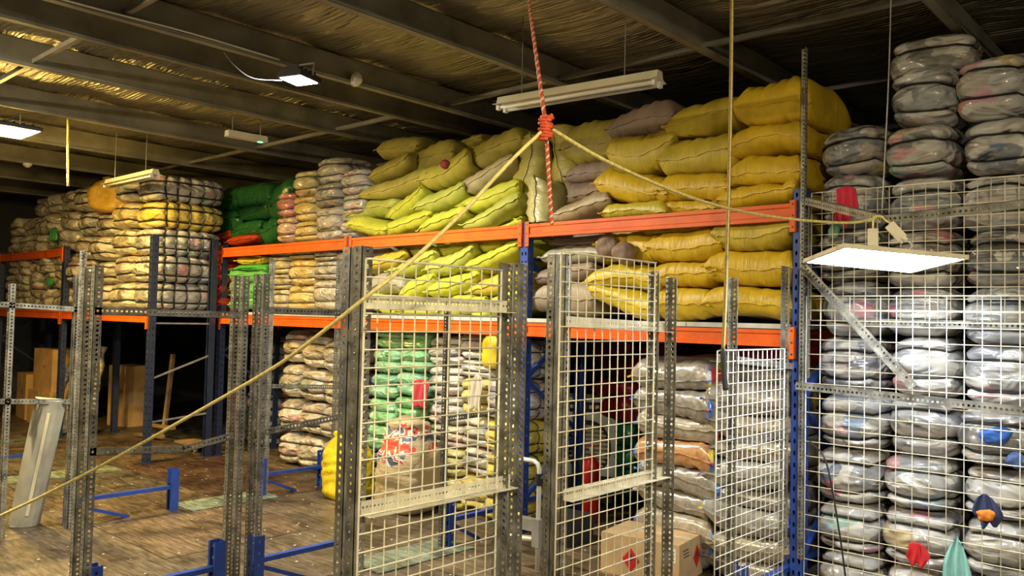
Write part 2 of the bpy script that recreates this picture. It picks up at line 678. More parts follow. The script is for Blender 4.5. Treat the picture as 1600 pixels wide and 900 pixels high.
def beam(x0, x1, y, ztop, label, hgt=.11):
    """step-profile box beam between x0 and x1 (front face at y)"""
    t = empty('rack_beam', ((x0 + x1) / 2, y, ztop - hgt))
    ln = (x1 - x0) - .10
    b = MB()
    prof = [(0, 0), (0, hgt * .22), (.008, hgt * .28), (.008, hgt * .72), (0, hgt * .78), (0, hgt), (.03, hgt), (.03, hgt * .8), (.05, hgt * .8), (.05, 0)]
    b.prism(prof, ln, 'x')
    o = b.obj('beam_bar', ORANGE, t)
    o.location = (-ln / 2, -.012, 0)
    for s in (-1, 1):
        c = MB()
        xx = s * (ln / 2 + .012)
        c.box((xx - .022, -.016, -.075), (xx + .022, -.012, hgt + .02))
        c.box((xx + s * .018 - .002, -.016, -.075), (xx + s * .018 + .002, .04, hgt + .02))
        p = c.obj('end_connector', ORANGE, t)
        d = MB()
        for zz in (-.045, .03, .105):
            d.box((xx - .006, -.0175, zz - .006), (xx + .006, -.0155, zz + .006))
        d.obj('connector_slot', DARK, p)
    tag(t, label, 'rack beam', 'orange rack beams')
    return t


FY, BY = 5.13, 5.97
XS = [-2.17, -4.51, -6.90, -9.48]
rack_frame(XS[0], FY, BY, 2.62, BLUE, 'bright blue rack upright frame at the left edge of the right mesh cage')
rack_frame(XS[1], FY, BY, 2.55, BLUE, 'blue rack upright frame between the two yellow sack bays')
rack_frame(XS[2], FY, BY, 2.55, BLUE, 'blue rack upright frame left of the lime sacks, behind paired slotted posts')
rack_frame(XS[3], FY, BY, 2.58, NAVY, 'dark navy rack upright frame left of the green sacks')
for i, nm in enumerate(('golden yellow sacks', 'lime yellow sacks', 'grey bale columns')):
    beam(XS[i + 1], XS[i], FY, 2.53, 'upper orange rack beam in front of the %s' % nm)
    beam(XS[i + 1], XS[i], FY, 1.715, 'lower orange rack beam under the %s' % nm)
    beam(XS[i + 1], XS[i], BY - .02, 1.715, 'rear lower orange rack beam behind the %s' % nm)
    x = XS[i + 1] + .06
    k = 0
    sh = empty('shelf_deck', ((XS[i] + XS[i + 1]) / 2, FY, 1.72))
    tag(sh, 'row of pale deck boards on the lower beam under the %s' % nm, 'shelf deck')
    n = 3
    wd = (XS[i] - XS[i + 1] - .12) / n
    for k in range(n):
        o = MB().box((0, 0, 0), (wd - .006, .86, .032)).obj('deck_board', DECK, sh)
        o.location = (x + k * wd - sh.location.x, -.012, .001)
# the further rack at the left stands nearer the aisle
LY, LB = 4.25, 5.05
LXS = [-9.45, -12.13, -14.8]
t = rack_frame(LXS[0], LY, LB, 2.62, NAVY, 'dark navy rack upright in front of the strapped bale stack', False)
for za, zb in ((1.60, 1.60), (.95, 1.22), (.46, .52)):
    MB().bar((LXS[0], LY + .03, za), (LXS[0], LB - .03, zb), .022, .018).obj('brace_rod', GREY, t)
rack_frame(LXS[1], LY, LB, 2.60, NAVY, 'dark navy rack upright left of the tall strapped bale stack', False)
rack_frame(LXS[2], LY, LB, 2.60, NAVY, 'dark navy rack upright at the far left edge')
beam(LXS[2], LXS[1], LY, 2.57, 'upper orange rack beam at the far left')
beam(LXS[2], LXS[1], LY, 1.715, 'lower orange rack beam at the far left over the cartons')
beam(LXS[1], LXS[0], LY, 1.715, 'lower orange rack beam under the tall strapped bale stack')
for i, nm in enumerate(('tall strapped bale stack', 'rumpled bales at the far left')):
    sh = empty('shelf_deck', ((LXS[i] + LXS[i + 1]) / 2, LY, 1.72))
    tag(sh, 'row of pale deck boards under the %s' % nm, 'shelf deck')
    wd = (LXS[i] - LXS[i + 1] - .12) / 3
    for k in range(3):
        o = MB().box((0, 0, 0), (wd - .006, .95, .032)).obj('deck_board', DECK, sh)
        o.location = (LXS[i + 1] + .06 + k * wd - sh.location.x, -.012, .001)
# a second, rear row of racks in the dark
for x, nm in ((XS[0], 'behind the stacked grain sacks'), (XS[1], 'behind the air cooler'), (XS[2], 'behind the green bales'), (XS[3] - 1.2, 'in the dark behind the strapped bale stack')):
    rack_frame(x, 6.75, 7.55, 2.5, BLUE, 'rear blue rack upright frame ' + nm)


# ------------------------------------------------------------------ soft things
SOFT = []   # every stuffed sack and bale: (object, half sizes, roundness)

def lumps(P, seed, amp, freq):
    r = np.random.default_rng(seed)
    out = np.zeros(len(P))
    for k in range(7):
        d = r.normal(size=3)
        d /= np.linalg.norm(d)
        fq = freq * r.uniform(.6, 1.8)
        out += np.sin(P @ d * fq + r.uniform(0, 6.28)) * r.uniform(.4, 1)
    return out * amp / 3.0


def sack(name, cen, W, D, T, tilt, col, rough, seed, label, cat, group, rz=0.0, rx=0.0, seam=True, lo=False, mat=None, full=.42):
    """stuffed pillow sack: W across x, D along y, T thick; the sewn end faces -y"""
    n, m = (20, 16) if not lo else (14, 11)
    r = np.random.default_rng(seed)
    us = np.sin(np.linspace(-PI / 2, PI / 2, n + 1))
    vs = np.sin(np.linspace(-PI / 2, PI / 2, m + 1))
    U, V = np.meshgrid(us, vs)
    U, V = U.ravel(), V.ravel()
    h = ((1 - np.abs(U) ** 6) ** full) * ((1 - np.abs(V) ** 6) ** full)
    X = U * W / 2 * (1 - .045 * np.cos(V * PI / 2))
    Y = V * D / 2 * (1 - .045 * np.cos(U * PI / 2))
    ph = r.uniform(0, 6.28, 4)
    bend = .05 * T * np.sin(U * 3 + ph[0]) + .10 * T * r.normal() * U * U + r.normal() * .12 * T * U
    sides = []
    for s in (1, -1):
        P = np.stack([X, Y, s * h * T / 2], 1)
        # gathers running off the sewn end
        g = np.exp(-((V + 1) / .35) ** 2) * np.sin(U * r.uniform(14, 22) + ph[1]) * .045 * T
        c = lumps(P, seed * 2 + (s > 0), .10 * T, 5.5 / max(W, .3)) + lumps(P, seed * 2 + 7 + s, .045 * T, 16 / max(W, .3))
        Z = s * (h * T / 2 * (1.06 if s > 0 else .94) + (g + c) * (h ** .6)) + bend
        sides.append(np.stack([X, Y, Z], 1))
    idx0 = np.arange((n + 1) * (m + 1)).reshape(m + 1, n + 1)
    verts = list(map(tuple, sides[0]))
    idx1 = idx0.copy()
    for j in range(m + 1):
        for i in range(n + 1):
            if 0 < i < n and 0 < j < m:
                idx1[j, i] = len(verts)
                verts.append(tuple(sides[1][j * (n + 1) + i]))
    f = []
    for j in range(m):
        for i in range(n):
            f.append((int(idx0[j, i]), int(idx0[j, i + 1]), int(idx0[j + 1, i + 1]), int(idx0[j + 1, i])))
            f.append((int(idx1[j, i]), int(idx1[j + 1, i]), int(idx1[j + 1, i + 1]), int(idx1[j, i + 1])))
    o = link(name, mesh(name, verts, f, True), mat or SACK)
    o.location = cen
    o.rotation_euler = (rx, -tilt, rz)
    o.color = tuple(col) + (rough,)
    if seam:
        # folded and stitched hem along the sewn end with a limp ear at each corner
        b = MB()
        pts = sides[0].reshape(m + 1, n + 1, 3)[0]
        k = len(pts)
        top, bot = [], []
        for i in range(k):
            u = us[i]
            ear = .35 + .9 * abs(u) ** 8
            dz = .006 * math.sin(i * 1.9 + ph[2]) - .008 * ear * (1 if ph[3] > 3 else -.5)
            top.append((pts[i][0] * 1.015, pts[i][1] + .008, pts[i][2]))
            bot.append((pts[i][0] * (1.02 + .015 * abs(u) ** 4), pts[i][1] - .020 * ear - .003, pts[i][2] + dz))
        v = [(p[0], p[1], p[2] + .003) for p in top] + [(p[0], p[1], p[2] + .003) for p in bot] + \
            [(p[0], p[1], p[2] - .004) for p in top] + [(p[0], p[1], p[2] - .004) for p in bot]
        ff = []
        for i in range(k - 1):
            ff += [(i, i + 1, k + i + 1, k + i), (2 * k + i, 3 * k + i, 3 * k + i + 1, 2 * k + i + 1), (k + i, k + i + 1, 3 * k + i + 1, 3 * k + i)]
        ff += [(0, k, 3 * k, 2 * k), (k - 1, 3 * k - 1, 4 * k - 1, 2 * k - 1)]
        s = b.add(v, ff).obj('sewn_hem', mat or SACK, o)
        s.color = tuple(min(1, c * 1.12) for c in col) + (rough,)
    SOFT.append((o, (W / 2 * .97, D / 2 * .97, T / 2), 4.0))
    tag(o, label, cat, group)
    return o


def boxgrid(ax_lists):
    """cube surface with its own grid lines on each axis"""
    key = {}
    P, f = [], []

    def vid(p):
        k = tuple(round(c, 4) for c in p)
        if k not in key:
            key[k] = len(P)
            P.append(p)
        return key[k]
    for ax in range(3):
        a1, a2 = (ax + 1) % 3, (ax + 2) % 3
        for s in (-1, 1):
            for i in range(len(ax_lists[a1]) - 1):
                for j in range(len(ax_lists[a2]) - 1):
                    q = []
                    for a, c in ((i, j), (i + 1, j), (i + 1, j + 1), (i, j + 1)):
                        p = [0, 0, 0]
                        p[ax] = float(s)
                        p[a1] = ax_lists[a1][a]
                        p[a2] = ax_lists[a2][c]
                        q.append(vid(p))
                    f.append(tuple(q) if s > 0 else tuple(reversed(q)))
    return np.array(P, float), f


def axis_lines(n, cuts):
    """grid lines from -1 to 1; each stretch between cuts gets rounded-lobe spacing"""
    if not len(cuts):
        return list(np.tan(np.linspace(-PI / 4, PI / 4, n + 1) * .92) / math.tan(PI / 4 * .92))
    bd = [-1.0] + sorted(cuts) + [1.0]
    out = [-1.0]
    for a, b in zip(bd[:-1], bd[1:]):
        m = max(4, int(round(n * (b - a) / 2)))
        t = (1 - np.cos(np.linspace(0, PI, m + 1))) / 2
        out += list(a + (b - a) * t[1:])
    return out


def bale(name, cen, size, zs=(), ys=(), col=(.5, .5, .5), mixf=.3, seed=0, label='', cat='bale', group=None, rot=(0, 0, 0), n=12,
         mat=None, pw=4.5, gd=.10, lump=.05, straps=True, swid=.006, strapmat=None):
    """pressed bale: rounded block pinched by straps. zs / ys = strap planes as fractions of the half size"""
    P, f = boxgrid([axis_lines(n, ()), axis_lines(n, ys), axis_lines(n, zs)])
    hs = np.array(size) / 2
    r = np.random.default_rng(seed)

    def lobes(cs):
        bd = [-1.0] + sorted(cs) + [1.0]
        push = [r.uniform(-.05, .05) for _ in bd[1:]]

        def fn(t):
            g = np.zeros_like(t)
            if len(bd) == 2:
                return g
            for i, (a, b) in enumerate(zip(bd[:-1], bd[1:])):
                k = (t >= a - 1e-6) & (t <= b + 1e-6)
                c, h = (a + b) / 2, (b - a) / 2
                u = np.abs((t[k] - c) / h)
                if i == 0:
                    u = np.where(t[k] < c, u * .3, u)
                if i == len(bd) - 2:
                    u = np.where(t[k] > c, u * .3, u)
                g[k] = (1 - np.sqrt(np.maximum(0, 1 - np.minimum(u, 1) ** 2.4))) - push[i] * np.maximum(0, 1 - u ** 2)
            return g
        return fn
    fz, fy = lobes(zs), lobes(ys)

    def surf(c):
        q = c / (np.sum(np.abs(c) ** pw, axis=1) ** (1 / pw))[:, None]
        gz, gy = fz(c[:, 2]) * gd * 1.5, fy(c[:, 1]) * gd
        lm = lumps(q * hs, seed + 5, lump, 5.0 / max(hs)) + lumps(q * hs, seed + 9, lump * .35, 13.0 / max(hs))
        k = 1 + lm
        return np.stack([q[:, 0] * hs[0] * (1 - gz - .7 * gy) * k, q[:, 1] * hs[1] * (1 - gz * .8) * k, q[:, 2] * hs[2] * (1 - gy) * (1 + lm * .8)], 1)
    o = link(name, mesh(name, surf(P), f, True), mat or WRAP)
    o.location = cen
    o.rotation_euler = rot
    o.color = tuple(col) + (mixf,)
    if straps:
        sm = strapmat or BLACK
        an = np.linspace(0, 2 * PI, 32, endpoint=False)
        ca, sa = np.cos(an), np.sin(an)
        e = 1 / np.maximum(np.abs(ca), np.abs(sa))
        for cs, ax in ((zs, 2), (ys, 1)):
            for c in cs:
                cc = np.full_like(ca, c)
                qq = np.stack([ca * e, sa * e, cc], 1) if ax == 2 else np.stack([ca * e, cc, sa * e], 1)
                pts = surf(qq)
                grow = 1 + swid * .9 / hs + gd * (.75 if ax == 2 else .25)
                grow[ax] = 1
                pts = pts * grow
                MB().tube(pts, swid, 4, True).obj('strap', sm, o)
    SOFT.append((o, tuple(hs * .97), pw))
    tag(o, label, cat, group)
    return o


# ------------------------------------------------------------------ yellow sacks on the racks
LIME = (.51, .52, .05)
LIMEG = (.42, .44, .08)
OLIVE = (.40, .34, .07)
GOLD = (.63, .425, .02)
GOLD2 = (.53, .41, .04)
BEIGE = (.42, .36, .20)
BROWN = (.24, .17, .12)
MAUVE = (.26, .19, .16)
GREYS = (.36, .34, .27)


def sacks(rows, where, yf, group, D=.74):
    """rows: list of lists of (px0, px1, py0, py1, tilt in the picture, colour, roughness, depth offset)"""
    sd = 100 + int(abs(yf) * 10) + len(rows)
    for ri, rw in enumerate(rows):
        for ci, e in enumerate(rw):
            x0, x1, y0, y1, tl, col, rough, dy, desc = e
            yy = yf + dy
            pc = (y0 + y1) / 2
            a, b = PY(x0, pc, yy), PY(x1, pc, yy)
            t, u = PY((x0 + x1) / 2, y0, yy), PY((x0 + x1) / 2, y1, yy)
            Wx, Hz = b[0] - a[0], t[2] - u[2]
            th = math.atan(math.tan(math.radians(tl - 3 if abs(tl) < 60 else tl)) * .72) if abs(tl) < 60 else math.radians(tl)
            if abs(tl) < 60:
                W = Wx * 1.0 / math.cos(th)
                T = max(.19, (Hz - W * abs(math.sin(th)) * .6) * 1.10)
            else:
                W = Hz * 1.05
                T = Wx * 1.05
            sd += 13
            rl = 'top row' if ri == 0 else ('bottom row' if ri == len(rows) - 1 else nth(ri) + ' row')
            lab = '%s, %s from left, %s, %s' % (desc, nth(ci), rl, where)
            o = sack('sack', ((a[0] + b[0]) / 2, yy + D / 2 - .04, (t[2] + u[2]) / 2), W, D, T, th, col, rough, sd, lab, 'sack', group)


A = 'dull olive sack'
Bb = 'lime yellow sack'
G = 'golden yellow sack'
R1 = [
    [(592, 657, 214, 250, -4, OLIVE, .5, .25, A), (630, 712, 226, 268, 6, OLIVE, .55, .25, A), (690, 756, 212, 242, 12, OLIVE, .5, .45, A), (709, 818, 205, 264, 17, OLIVE, .5, .12, A)],
    [(571, 642, 246, 285, 22, OLIVE, .5, .12, A), (566, 672, 271, 312, 12, OLIVE, .5, .06, A), (658, 735, 240, 296, 20, (.44, .38, .05), .5, .03, 'olive sack torn open over red cloth'), (707, 806, 247, 302, 24, BEIGE, .55, .06, 'pale beige sack')],
    [(544, 625, 306, 343, 0, LIMEG, .5, .08, 'greenish yellow sack'), (602, 664, 300, 343, 30, LIME, .5, .06, Bb), (650, 728, 286, 333, 22, LIMEG, .4, .02, 'glossy greenish sack'), (705, 814, 285, 336, 20, LIME, .5, .04, Bb)],
    [(545, 608, 341, 370, 2, LIME, .5, -.02, Bb), (596, 676, 328, 366, 16, LIME, .45, .0, Bb), (658, 732, 322, 361, 20, LIME, .45, .0, Bb), (726, 815, 312, 355, 20, LIMEG, .42, .0, 'glossy greenish sack'), (772, 818, 334, 355, 20, LIME, .5, .1, Bb)],
]
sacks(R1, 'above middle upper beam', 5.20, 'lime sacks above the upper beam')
R2 = [
    [(560, 614, 382, 404, 0, GREYS, .5, .15, 'greyish sack'), (617, 676, 381, 407, 4, LIMEG, .5, .1, 'greenish yellow sack'), (670, 740, 374, 404, 4, LIME, .45, .1, Bb), (737, 812, 364, 398, 5, LIME, .45, .1, Bb)],
    [(566, 636, 393, 428, 16, GOLD2, .5, .0, 'ochre sack'), (610, 684, 391, 434, 20, LIMEG, .45, .02, 'greenish yellow sack'), (668, 744, 386, 434, 21, LIMEG, .38, .0, 'glossy greenish sack'), (728, 815, 377, 425, 21, LIME, .38, .0, 'glossy lime sack')],
    [(570, 632, 426, 462, 4, GREYS, .5, .02, 'greyish sack'), (627, 684, 427, 467, 16, LIME, .5, .0, Bb), (670, 749, 423, 465, 20, LIME, .42, -.01, Bb), (735, 816, 427, 463, 20, GOLD2, .45, .0, 'ochre sack')],
    [(566, 632, 458, 494, 2, LIME, .5, .0, Bb), (622, 702, 463, 495, 7, LIME, .45, .0, Bb), (690, 772, 457, 496, 10, LIME, .4, -.01, Bb), (737, 817, 456, 497, 10, LIME, .42, .0, Bb)],
]
sacks(R2, 'middle bay lower shelf', 5.21, 'lime sacks on the lower shelf')
R3 = [
    [(878, 980, 193, 258, 2, OLIVE, .5, .18, A), (952, 1056, 164, 213, 0, MAUVE, .6, .12, 'mauve brown sack'), (1043, 1162, 150, 210, 0, GOLD2, .5, .06, G), (1148, 1270, 124, 198, 0, GOLD, .5, .0, 'plump golden yellow sack')],
    [(803, 853, 213, 314, 78, OLIVE, .5, .12, 'olive sack standing on end'), (847, 902, 198, 298, -78, OLIVE, .5, .2, 'olive sack standing on end'), (950, 1056, 206, 272, 2, GOLD2, .5, .06, G), (1034, 1154, 207, 276, -2, GOLD2, .5, .03, G), (1140, 1263, 187, 240, -2, GOLD, .5, .0, G)],
    [(816, 864, 280, 352, 70, (.40, .36, .16), .3, -.06, 'shiny olive sack sagging over the beam'), (860, 950, 279, 328, 8, BROWN, .6, .10, 'crumpled brown sack'), (887, 968, 249, 290, 6, MAUVE, .6, .14, 'mauve brown sack'), (931, 1048, 269, 324, 2, GOLD, .45, .02, G), (1030, 1142, 264, 318, -2, GOLD, .45, .02, G), (1140, 1259, 240, 294, 2, GOLD, .5, .0, G)],
    [(857, 957, 306, 346, 8, (.40, .30, .18), .42, .0, 'pale brown sack'), (943, 1046, 314, 345, 4, (.55, .46, .05), .4, .0, G), (1035, 1125, 308, 340, 2, GOLD, .45, .05, G), (1122, 1247, 281, 328, 4, GOLD, .45, .0, G)],
]
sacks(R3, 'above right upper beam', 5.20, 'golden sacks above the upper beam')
R4 = [
    [(858, 948, 360, 388, 0, MAUVE, .5, .15, 'dim brown sack'), (944, 1112, 346, 376, 0, GOLD2, .5, .25, 'long shaded yellow sack')],
    [(849, 948, 379, 415, -2, GREYS, .35, .06, 'shiny grey sack'), (934, 986, 363, 410, -12, GOLD, .42, .03, 'golden sack with its mouth open'), (966, 1026, 368, 414, 4, GOLD, .42, .04, G), (1014, 1131, 361, 412, 3, GOLD, .45, .0, G), (1113, 1246, 341, 394, 3, GOLD2, .5, -.01, G)],
    [(838, 930, 408, 446, 8, MAUVE, .55, .04, 'mauve brown sack'), (918, 1034, 411, 457, -4, (.58, .44, .02), .4, .0, G), (1020, 1124, 402, 454, -6, GOLD, .45, .0, G), (1104, 1243, 388, 449, 2, GOLD, .48, -.01, G)],
    [(826, 932, 440, 492, 4, (.33, .26, .19), .5, .02, 'pale brown sack'), (921, 1030, 444, 494, -5, (.60, .45, .02), .38, .0, G), (1024, 1114, 447, 496, 2, GOLD, .45, .0, G), (1099, 1245, 444, 497, 0, GOLD, .42, -.01, 'wide golden yellow sack')],
]
sacks(R4, 'right bay lower shelf', 5.21, 'golden sacks on the lower shelf')


def bundle(cen, size, col, seed, label):
    return bale('cloth_bundle', cen, size, (), (), col, .7, seed, label, 'bundle', 'brown bundles in open sacks', (.2, .3, .1), n=12, mat=SACK, pw=2.3, lump=.12, straps=False)


bundle(PY(952, 386, 5.24), (.20, .16, .18), (.22, .15, .12), 61, 'smooth brown bundle showing in the open golden sack')
bundle(PY(976, 396, 5.18), (.19, .16, .17), (.24, .165, .13), 62, 'gathered brown bundle bulging out of the open golden sack')
bundle(PY(696, 257, 5.22), (.10, .08, .09), (.30, .03, .04), 63, 'red cloth showing through the torn olive sack')

# ------------------------------------------------------------------ printed materials


def mat_grain():
    # clear printed sacks: bare middle, blue and yellow printed ends
    m, t, b = nt('printed_sack')
    oi = N(t, 'ShaderNodeObjectInfo')
    tc = N(t, 'ShaderNodeTexCoord')
    mp = coords(t, (1, 1, 1))
    nz = N(t, 'ShaderNodeTexNoise', i_Scale=9.0, i_Detail=4.0)
    L(t, mp, 0, nz, 'Vector')
    sp = N(t, 'ShaderNodeSeparateXYZ')
    L(t, tc, 'Object', sp, 0)
    ab = N(t, 'ShaderNodeMath', operation='ABSOLUTE')
    L(t, sp, 0, ab, 0)
    ad = N(t, 'ShaderNodeMath', operation='MULTIPLY_ADD', n_1=.10)
    L(t, nz, 'Fac', ad, 0)
    L(t, ab, 0, ad, 2)
    vo = N(t, 'ShaderNodeTexVoronoi', i_Scale=9.0)
    L(t, mp, 0, vo, 'Vector')
    sc = N(t, 'ShaderNodeSeparateColor')
    L(t, vo, 'Color', sc, 0)
    pal = ramp(t, [(0, (.03, .12, .50)), (.45, (.65, .50, .04)), (.6, (.05, .18, .55)), (.8, (.55, .05, .05)), (.9, (.6, .6, .6))], 'CONSTANT')
    L(t, sc, 0, pal, 0)
    fac = ramp(t, [(.345, (0, 0, 0)), (.365, (1, 1, 1))])
    L(t, ad, 0, fac, 0)
    n2 = N(t, 'ShaderNodeTexNoise', i_Scale=22.0, i_Detail=3.0, i_Distortion=1.0)
    L(t, mp, 0, n2, 'Vector')
    r2 = ramp(t, [(.3, (.6, .6, .6)), (.7, (1.15, 1.15, 1.15))])
    L(t, n2, 'Fac', r2, 0)
    mu = N(t, 'ShaderNodeMix', data_type='RGBA', blend_type='MULTIPLY')
    mu.inputs[0].default_value = 1
    t.links.new(oi.outputs['Color'], mu.inputs[6])
    t.links.new(r2.outputs[0], mu.inputs[7])
    mx = N(t, 'ShaderNodeMix', data_type='RGBA')
    t.links.new(fac.outputs[0], mx.inputs[0])
    t.links.new(mu.outputs[2], mx.inputs[6])
    t.links.new(pal.outputs[0], mx.inputs[7])
    t.links.new(mx.outputs[2], b.inputs['Base Color'])
    b.inputs['Roughness'].default_value = .33
    n3 = N(t, 'ShaderNodeTexNoise', i_Scale=6.0, i_Detail=4.0, i_Distortion=1.4)
    n3.noise_type = 'RIDGED_MULTIFRACTAL'
    L(t, mp, 0, n3, 'Vector')
    bump(t, b, n3, 'Fac', .5, .02)
    b.inputs['Coat Weight'].default_value = .8
    b.inputs['Coat Roughness'].default_value = .1
    return m


def mat_flag():
    # beige woven bag printed with a red, white and blue flag below the neck
    m, t, b = nt('flag_bag')
    tc = N(t, 'ShaderNodeTexCoord')
    sp = N(t, 'ShaderNodeSeparateXYZ')
    L(t, tc, 'Object', sp, 0)

    def M(op, a, c=None):
        n = N(t, 'ShaderNodeMath', operation=op)
        for i, v in enumerate((a, c)):
            if v is None:
                continue
            if isinstance(v, (int, float)):
                n.inputs[i].default_value = v
            else:
                t.links.new(v, n.inputs[i])
        return n.outputs[0]
    wn = N(t, 'ShaderNodeTexNoise', i_Scale=7.0, i_Detail=3.0)
    L(t, tc, 'Object', wn, 'Vector')
    wob = M('MULTIPLY', M('SUBTRACT', wn.outputs[0], .5), .26)
    x = M('ADD', M('SUBTRACT', sp.outputs[0], -.02), wob)
    z = M('SUBTRACT', M('SUBTRACT', sp.outputs[2], .60), wob)
    ax, az = M('ABSOLUTE', x), M('ABSOLUTE', z)
    diag = M('ABSOLUTE', M('SUBTRACT', az, M('MULTIPLY', ax, .62)))
    cross = M('MINIMUM', ax, az)
    red = M('MAXIMUM', M('LESS_THAN', cross, .028), M('LESS_THAN', diag, .014))
    white = M('MAXIMUM', M('LESS_THAN', cross, .048), M('LESS_THAN', diag, .036))
    inside = M('MULTIPLY', M('LESS_THAN', ax, .24), M('LESS_THAN', az, .15))

    def mix(fac, a, c):
        n = N(t, 'ShaderNodeMix', data_type='RGBA')
        t.links.new(fac, n.inputs[0])
        for i, v in ((6, a), (7, c)):
            if isinstance(v, tuple):
                n.inputs[i].default_value = v + (1,)
            else:
                t.links.new(v, n.inputs[i])
        return n.outputs[2]
    flag = mix(red, mix(white, (.07, .09, .16), (.55, .53, .48)), (.55, .05, .03))
    t.links.new(mix(inside, (.40, .31, .19), flag), b.inputs['Base Color'])
    b.inputs['Roughness'].default_value = .5
    mp = coords(t, (3, 3, 14))
    n3 = N(t, 'ShaderNodeTexNoise', i_Scale=2.0, i_Detail=4.0)
    L(t, mp, 0, n3, 'Vector')
    bump(t, b, n3, 'Fac', .5, .03)
    return m


GRAIN = mat_grain()
FLAG = mat_flag()

# ------------------------------------------------------------------ slotted-angle posts and rails
XA, XB, XC = -2.15, -4.65, -7.05
rails_group = 'slotted angle rails'


def post(px, py, x, label, xdir=(0, 1, 0), z0=0.0, fl=.040, pitch=.026, ztop=None):
    p = PX(px, py, x)
    o = angle((x, p[1], z0), (x, p[1], p[2] if ztop is None else ztop), xdir, fl=fl, pitch=pitch)
    tag(o, label, 'post', 'slotted angle posts')
    return o, p


def stub(x, y, label, h=.36, flip=False):
    t = upright(x, y, h, BLUE, None, flip)
    t.name = 'rack_stub'
    MB().box((-.055, -.02, 0), (.055, .09, .006)).obj('foot_plate', BLUE, t)
    tag(t, label, 'rack stub', 'blue rack stubs through the floor')
    return t


pF, q = post(566, 384, XA, 'dark slotted steel angle post at the near edge of the left mesh door', fl=.044)
pE, q2 = post(548, 386, XA - .115, 'slotted angle post just left of the left mesh door post', fl=.044)
for z in (1.68, .92):
    b = MB().bar((XA - .12, q2[1] + .004, z), (XA - .025, q[1] + .004, z), .004, .04)
    o = b.obj('gusset_plate', GALV, None)
    tag(o, 'small steel plate tying the paired door posts, %s' % ('upper' if z > 1.2 else 'lower'), 'plate', 'post plates')
post(790, 411, XA, 'dark slotted angle post at the far edge of the left mesh door', (0, -1, 0))
post(813, 411, XA + .005, 'pale slotted angle post right of the left mesh door', (0, -1, 0))
post(884, 397, XA, 'slotted angle post at the near edge of the second mesh door', fl=.044)
post(868, 397, XA - .10, 'dark slotted angle post left of the second mesh door', fl=.044)
post(1020, 424, XA, 'rusty slotted angle post at the far edge of the second mesh door', (0, -1, 0))
post(1047, 434, XA + .02, 'pale bluish slotted post in front of the printed sacks', (0, -1, 0))
post(1143, 434, XA, 'slotted angle post at the left of the small white mesh', (0, -1, 0))
o = angle((-2.10, 5.07, .30), (-2.10, 5.07, 3.50), (-1, 0, 0))
tag(o, 'tall slotted angle rising past the golden sacks to the roof', 'post', 'slotted angle posts')
o = angle((-2.235, 5.05, .36), (-2.235, 5.05, 2.12), (0, -1, 0))
tag(o, 'slotted angle left of the bright blue upright by the small mesh', 'post', 'slotted angle posts')
o = angle((-2.075, 5.085, 1.42), (-2.075, 5.085, 2.5), (-1, 0, 0))
tag(o, 'short slotted angle on the corner of the right mesh cage', 'post', 'slotted angle posts')
pB, qB = post(149, 414, XB, 'dark slotted angle post nearest the bottom left corner', fl=.045)
post(133, 418, XB - .07, 'thin slotted angle paired behind the bottom left post', fl=.045)
pC, qC = post(381, 431, XB - .04, 'brown slotted angle, left of the four posts under the green sacks', fl=.042)
post(367, 431, XB - .1, 'leftmost slotted angle of the four posts under the green sacks', fl=.042)
pD, qD = post(413, 428, XB + .03, 'rightmost slotted angle of the four posts under the green sacks', fl=.042)
post(402, 428, XB - .05, 'dark slotted angle, third of the four posts under the green sacks', fl=.042)
pG, qG = post(427, 403, XC, 'slate slotted angle left of the pale bales beneath the shelf', (0, -1, 0))
post(531, 404, XC, 'slate slotted angle right of the pale bales beneath the shelf', (0, -1, 0))
pH, qH = post(700, 464, XB + .03, 'slotted angle standing in front of the grey and yellow bales', (0, -1, 0))
pA, qA = post(118, 430, XC, 'left slotted angle of the pair before the strapped bale stack')
post(133, 392, XC + .02, 'slim blue-grey slotted angle before the strapped bale stack', (0, -1, 0))
pL, qL = post(16, 443, XC, 'pale slotted angle at the far left edge of the picture')


def rail(pts, x, label, xdir=(-1, 0, 0), fl=.042, pitch=.026, mat=None):
    P = [PX(a, b, x) for a, b in pts]
    root = None
    for i in range(len(P) - 1):
        o = angle(P[i], P[i + 1], xdir, name='slotted_angle_rail' if root is None else 'rail_length', fl=fl, pitch=pitch, parent=root, mat=mat)
        if root is None:
            root = o
            tag(o, label, 'rail', rails_group)
    return root


rail([(0, 480), (124, 488)], XC, 'grey slotted rail in front of the far left shelf')
rail([(-10, 632), (110, 632)], XC, 'white slotted rail holding up the leaning light batten')
rail([(148, 492), (376, 498)], XB, 'slotted rail crossing below the strapped bale stack')
rail([(140, 712), (286, 708), (366, 686)], XB, 'bent slotted rail low over the brown floor')
rail([(412, 490), (536, 494)], XB, 'slotted rail before the deck under the grey bales')
rail([(425, 607), (531, 608)], XC, 'thin slate slotted rail across the pale bales')
rail([(398, 684), (536, 655)], XB, 'slate slotted rail sloping across the lower pale bales')
rail([(691, 661), (786, 645)], XB + .03, 'grey slotted rail across the grey bales behind the left mesh door')
rail([(570, 483), (793, 489)], XA + .012, 'bright slotted rail across the top of the left mesh door', (0, 0, 1), .046, .0165, LITGALV)
rail([(563, 806), (640, 792), (796, 760)], XA + .012, 'dented slotted rail across the lower left mesh door', (0, 0, 1), .046, .0165, LITGALV)
rail([(884, 511), (1040, 519)], XA + .012, 'bright slotted rail across the top of the second mesh door', (0, 0, 1), .046, .0165, LITGALV)
rail([(880, 782), (1036, 744)], XA + .012, 'bright slotted rail across the lower second mesh door', (0, 0, 1), .046, .0165, LITGALV)
rail([(1120, 565), (1240, 578)], XA - .02, 'bluish slotted rail along the orange beam by the small mesh')
rail([(1136, 692), (1188, 694), (1236, 676)], XA + .015, 'bent bluish slotted rail across the small white mesh')


